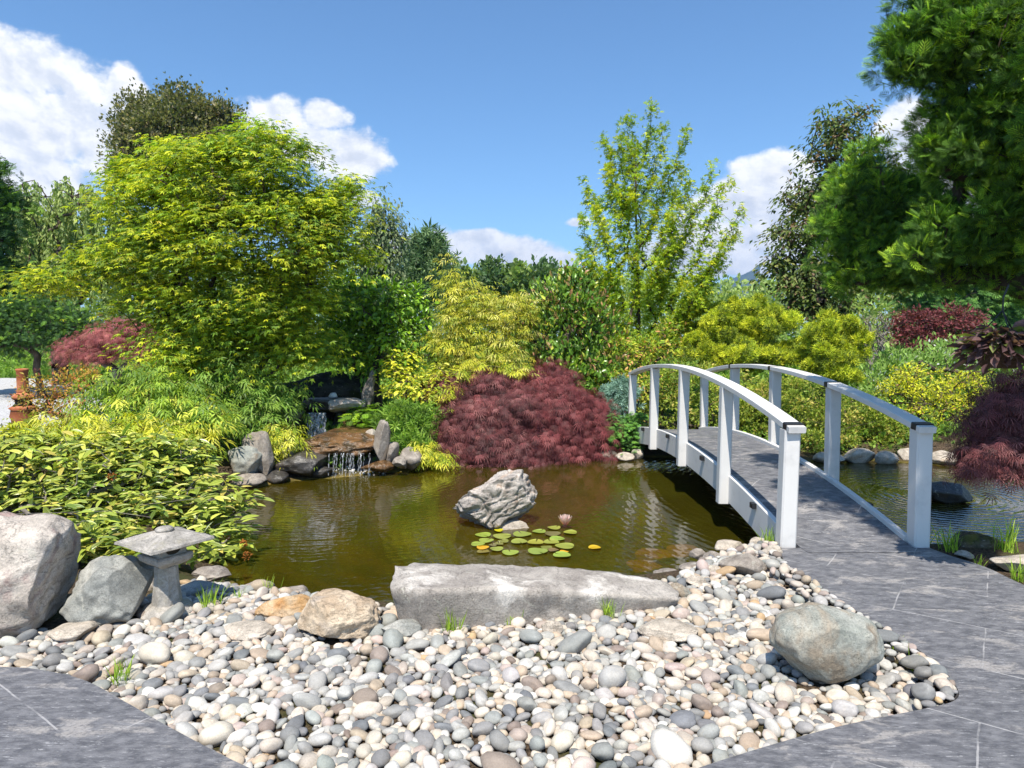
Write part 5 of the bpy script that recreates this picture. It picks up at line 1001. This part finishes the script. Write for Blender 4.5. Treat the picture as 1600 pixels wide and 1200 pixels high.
plant('red_shrub', 'wine red shrub in front of the clipped conifer hedge at the right', 'shrub', gb(1460, 23), [(1430, 505, 36, 24, 23), (1480, 500, 50, 22, 23), (1510, 515, 26, 24, 23), (1440, 530, 40, 16, 22.6)], 230, 26, .12, T_OVAL, P_REDBR, 76, cr=.16, r_tip=.005, mat=M_RED)
plant('twiggy_shrub', 'grey nearly bare twiggy shrub left of the wine red shrub', 'shrub', gb(1370, 20), [(1370, 510, 26, 30, 20), (1360, 540, 22, 26, 19.8)], 240, 3, .05, T_OVAL, P_OLIVE, 77, cr=.18, r_tip=.006, bark_m=M_BARK_PALE, stems=fan(1370, 20, 7, .4, .4, RS(77), .3), asc=.8)
plant('meadow_flowers', 'tall green plants with small white flowers below the wine red shrub', 'plant', gb(1470, 16.5), [(1450, 560, 50, 24, 16.5), (1510, 550, 40, 24, 17), (1400, 570, 40, 24, 16), (1540, 575, 40, 24, 16), (1350, 600, 30, 30, 14.4)], 380, 12, .11, T_OVAL, pal([((.12, .19, .04), 3), ((.16, .23, .06), 2), ((.55, .56, .48), .4)]), 78, cr=.14, mode='upright', r_tip=.003, parts=('stems', 'foliage'), stems=fan(1470, 14.5, 8, 1.5, .3, RS(78), 1.0))
for i, px in enumerate((1440, 1500, 1560, 1630)):
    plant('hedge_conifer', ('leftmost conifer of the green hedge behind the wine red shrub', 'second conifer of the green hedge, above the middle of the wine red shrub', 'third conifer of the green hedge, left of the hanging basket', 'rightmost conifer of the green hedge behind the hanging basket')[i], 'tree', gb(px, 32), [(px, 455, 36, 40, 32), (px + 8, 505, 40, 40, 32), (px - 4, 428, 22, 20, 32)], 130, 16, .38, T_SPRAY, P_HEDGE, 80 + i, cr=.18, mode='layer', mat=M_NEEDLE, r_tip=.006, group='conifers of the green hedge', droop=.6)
tb = np.array(gb(1300, 15.5))
plant('bronze_tree', 'tall sparse tree with green and bronze leaves right of the white cloud', 'tree', tb, [(1310, 185, 36, 30, 15.5), (1345, 170, 26, 14, 15.5), (1300, 240, 50, 40, 15.5), (1345, 220, 36, 30, 15.5), (1275, 300, 50, 36, 15.5), (1330, 320, 70, 50, 15.8), (1250, 360, 46, 30, 15.4), (1240, 420, 50, 36, 15.3), (1300, 420, 70, 50, 15.5), (1270, 465, 60, 36, 15.3), (1380, 300, 46, 60, 16), (1215, 400, 24, 16, 15.2), (1380, 420, 50, 50, 16)],
      560, 30, .115, T_OVAL, P_BROWNTREE, 85, cr=.17, flat=.5, mode='layer', droop=.7, r_tip=.006, r_max=.10, stems=[[tb + np.array([a * q, 0, 3.4 * q]) for q in np.linspace(0, 1, 7)] for a in (-.2, .35)], shell=.6)

# ------------------------------------------------------------------ right foreground
cb_ = np.array([6.4, 7.4, gz(6.4, 7.4) - .03])
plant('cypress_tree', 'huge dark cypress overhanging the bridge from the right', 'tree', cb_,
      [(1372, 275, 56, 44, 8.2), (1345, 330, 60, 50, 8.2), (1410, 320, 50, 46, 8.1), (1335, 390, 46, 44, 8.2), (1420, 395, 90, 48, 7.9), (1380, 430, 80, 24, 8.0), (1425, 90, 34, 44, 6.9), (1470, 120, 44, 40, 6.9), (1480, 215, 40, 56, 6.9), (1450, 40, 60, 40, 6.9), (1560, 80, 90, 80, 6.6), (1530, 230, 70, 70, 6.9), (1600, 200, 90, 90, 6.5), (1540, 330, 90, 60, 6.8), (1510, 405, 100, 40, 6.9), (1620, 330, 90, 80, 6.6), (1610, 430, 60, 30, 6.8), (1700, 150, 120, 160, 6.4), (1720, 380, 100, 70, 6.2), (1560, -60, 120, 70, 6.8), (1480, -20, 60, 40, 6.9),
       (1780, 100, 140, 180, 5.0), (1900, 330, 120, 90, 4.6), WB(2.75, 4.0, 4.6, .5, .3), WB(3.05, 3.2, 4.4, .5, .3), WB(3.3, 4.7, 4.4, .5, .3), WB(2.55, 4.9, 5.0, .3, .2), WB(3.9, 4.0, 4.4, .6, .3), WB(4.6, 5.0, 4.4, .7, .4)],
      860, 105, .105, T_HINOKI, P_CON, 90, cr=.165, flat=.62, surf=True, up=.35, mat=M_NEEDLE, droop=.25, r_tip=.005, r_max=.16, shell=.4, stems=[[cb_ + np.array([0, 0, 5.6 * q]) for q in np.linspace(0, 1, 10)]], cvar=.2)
plant('laceleaf_maple', 'dark red laceleaf maple hanging over the water at the right edge below the basket', 'shrub', (4.75, 5.9, gz(4.75, 5.9) - .03), [(1585, 610, 50, 36, 5.9), (1620, 650, 90, 60, 5.9), (1560, 660, 50, 40, 5.8), (1600, 700, 90, 40, 5.7), (1540, 715, 40, 22, 5.7), (1700, 660, 100, 80, 5.8)], 300, 30, .09, T_LACE, P_PLUM, 91, cr=.085, flat=.4, mode='droop', mat=M_RED, r_tip=.0035, shell=.4, zmin=-.05)
hb = D(1563, 560, 4.3)
hk = root('hanging_basket', hb, 'brown hanging basket with trailing dark leaves in front of the cypress at the right edge', 'planter')
prof = [(.075, -.06), (.10, -.055), (.125, .0), (.15, .07), (.158, .10), (.15, .105), (.13, .09), (.0, .08)]
V, F, caps = prism(prof, 24, 0, hb); V = V + .004 * np.c_[fbm(V * 30, 1, 3), fbm(V * 30 + 4, 2, 3), fbm(V * 30 + 8, 3, 3)]; mesh_np('basket', V, [np.array(F), np.array([caps[0]])], M_FIBRE, hk, smooth=True)
ap = hb + np.array([0, 0, .30])
for a in (0.3, 2.4, 4.5):
    p0 = hb + np.array([math.cos(a) * .15, math.sin(a) * .15, .10]); put_beam('chain', hk, M_BLACK, [p0 * (1 - q) + ap * q for q in np.linspace(0, 1, 4)], .006, .006, up=(0, 1, 0))
put_beam('hook', hk, M_BLACK, [ap, ap + np.array([0, 0, .08]), ap + np.array([.03, 0, .16])], .008, .008, up=(0, 1, 0))
rs = RS(92); n = 620; a = rs.uniform(0, 6.28, n); rr = np.sqrt(rs.rand(n)) * .19; pos = np.c_[hb[0] + np.cos(a) * rr, hb[1] + np.sin(a) * rr, hb[2] + .10 + rs.rand(n) * .12 * (1 - rr / .25) - np.maximum(0, rr - .12) * 3.0 * rs.rand(n)]
d = np.c_[np.cos(a), np.sin(a), rs.uniform(-1, .5, n)]; pc, pw = pal([((.05, .028, .03), 3), ((.09, .05, .05), 2), ((.10, .12, .03), 1), ((.16, .12, .10), .8)])
put_leaves('trailing_plant', pos, d, rs.randn(n, 3) * .5 + [0, 0, 1], .085 * (1 + rs.randn(n) * .25), T_BROAD, pc[rs.choice(4, n, p=pw)], M_LEAF, hk)
# grass tufts
tuft_px = [(702, 986, .17, 'grass tuft growing at the left foot of the long slab'), (796, 974, .12, 'small grass tuft under the middle of the slab face'), (952, 962, .15, 'thin grass tuft in the pebbles before the right part of the slab'),
           (328, 945, .17, 'green grass tuft right of the lantern foot'), (372, 934, .10, 'short grass tuft left of the rusty orange rock'), (190, 1062, .16, 'thin green weed in the pebbles at the patio edge'),
           (1206, 852, .20, 'grass tuft at the foot of the near left bridge post'), (1285, 918, .08, 'small grass tuft on the edging near the bridge'), (1432, 1046, .12, 'bushy grass tuft on the edging right of the round boulder'), (1400, 1012, .10, 'thin weed on the edging above the bushy tuft'), (1318, 936, .06, 'tiny grass tuft on the edging above the round boulder'),
           (1484, 856, .22, 'grass clump beside the near right bridge post'), (1572, 856, .26, 'tall grass clump between the mossy rock and the pinkish rock'), (1530, 884, .12, 'grass tuft at the path edge below the mossy rock'), (1592, 902, .16, 'grass tuft at the path edge below the pinkish rock'), (420, 918, .14, 'thin grass at the water behind the rusty orange rock'), (1246, 838, .12, 'grass on the bank under the bridge'),
           (1440, 838, .2, 'reeds on the bank behind the near right post')]
for i, (px, py, h, lb) in enumerate(tuft_px):
    rs = RS(200 + i); p0 = P(px, py, -.04); z = max(gz(p0[0], p0[1]), -.10) if py > 870 else gz(p0[0], p0[1]); n = 26 if h < .15 else 44
    pos = np.c_[p0[0] + rs.randn(n) * h * .16, p0[1] + rs.randn(n) * h * .16, np.full(n, z)]; d = rs.randn(n, 3) * [.42, .42, 0] + [0, 0, 1.0]
    V_, F_, t_ = T_STRAP; nr = np.c_[-d[:, 0], -d[:, 1], np.full(n, .4)] + rs.randn(n, 3) * .3
    pc, pw = P_WEED; o = put_leaves('grass_tuft', pos, d, nr, h * (1 + rs.randn(n) * .2) * .8, (V_ * [1, .6, .35], F_, t_), pc[rs.choice(3, n, p=pw)] * np.array([1.25, 1.15, .8]) * rs.uniform(.9, 1.4, (n, 1)), M_LEAF, origin=pos.mean(0)); tag(o, lb, 'grass', 'small grass tufts among the stones')
# ------------------------------------------------------------------ haze over the far distance
hv = np.array([(x, y, z) for x in (-3900., 3900.) for y in (-120., 5200.) for z in (-8., 420.)])
m, n, out = new_mat('far_haze'); pv_ = n.add('ShaderNodeVolumePrincipled'); pv_.inputs['Color'].default_value = (0.36, 0.58, 1.0, 1); pv_.inputs['Density'].default_value = 0.00017
n.l.new(pv_.outputs[0], out.inputs[1])
tag(mesh_np('haze', hv, np.array([(0, 1, 3, 2), (4, 6, 7, 5), (0, 4, 5, 1), (2, 3, 7, 6), (0, 2, 6, 4), (1, 5, 7, 3)]), m), 'faint pale blue haze over the far distance', 'haze', kind='stuff')
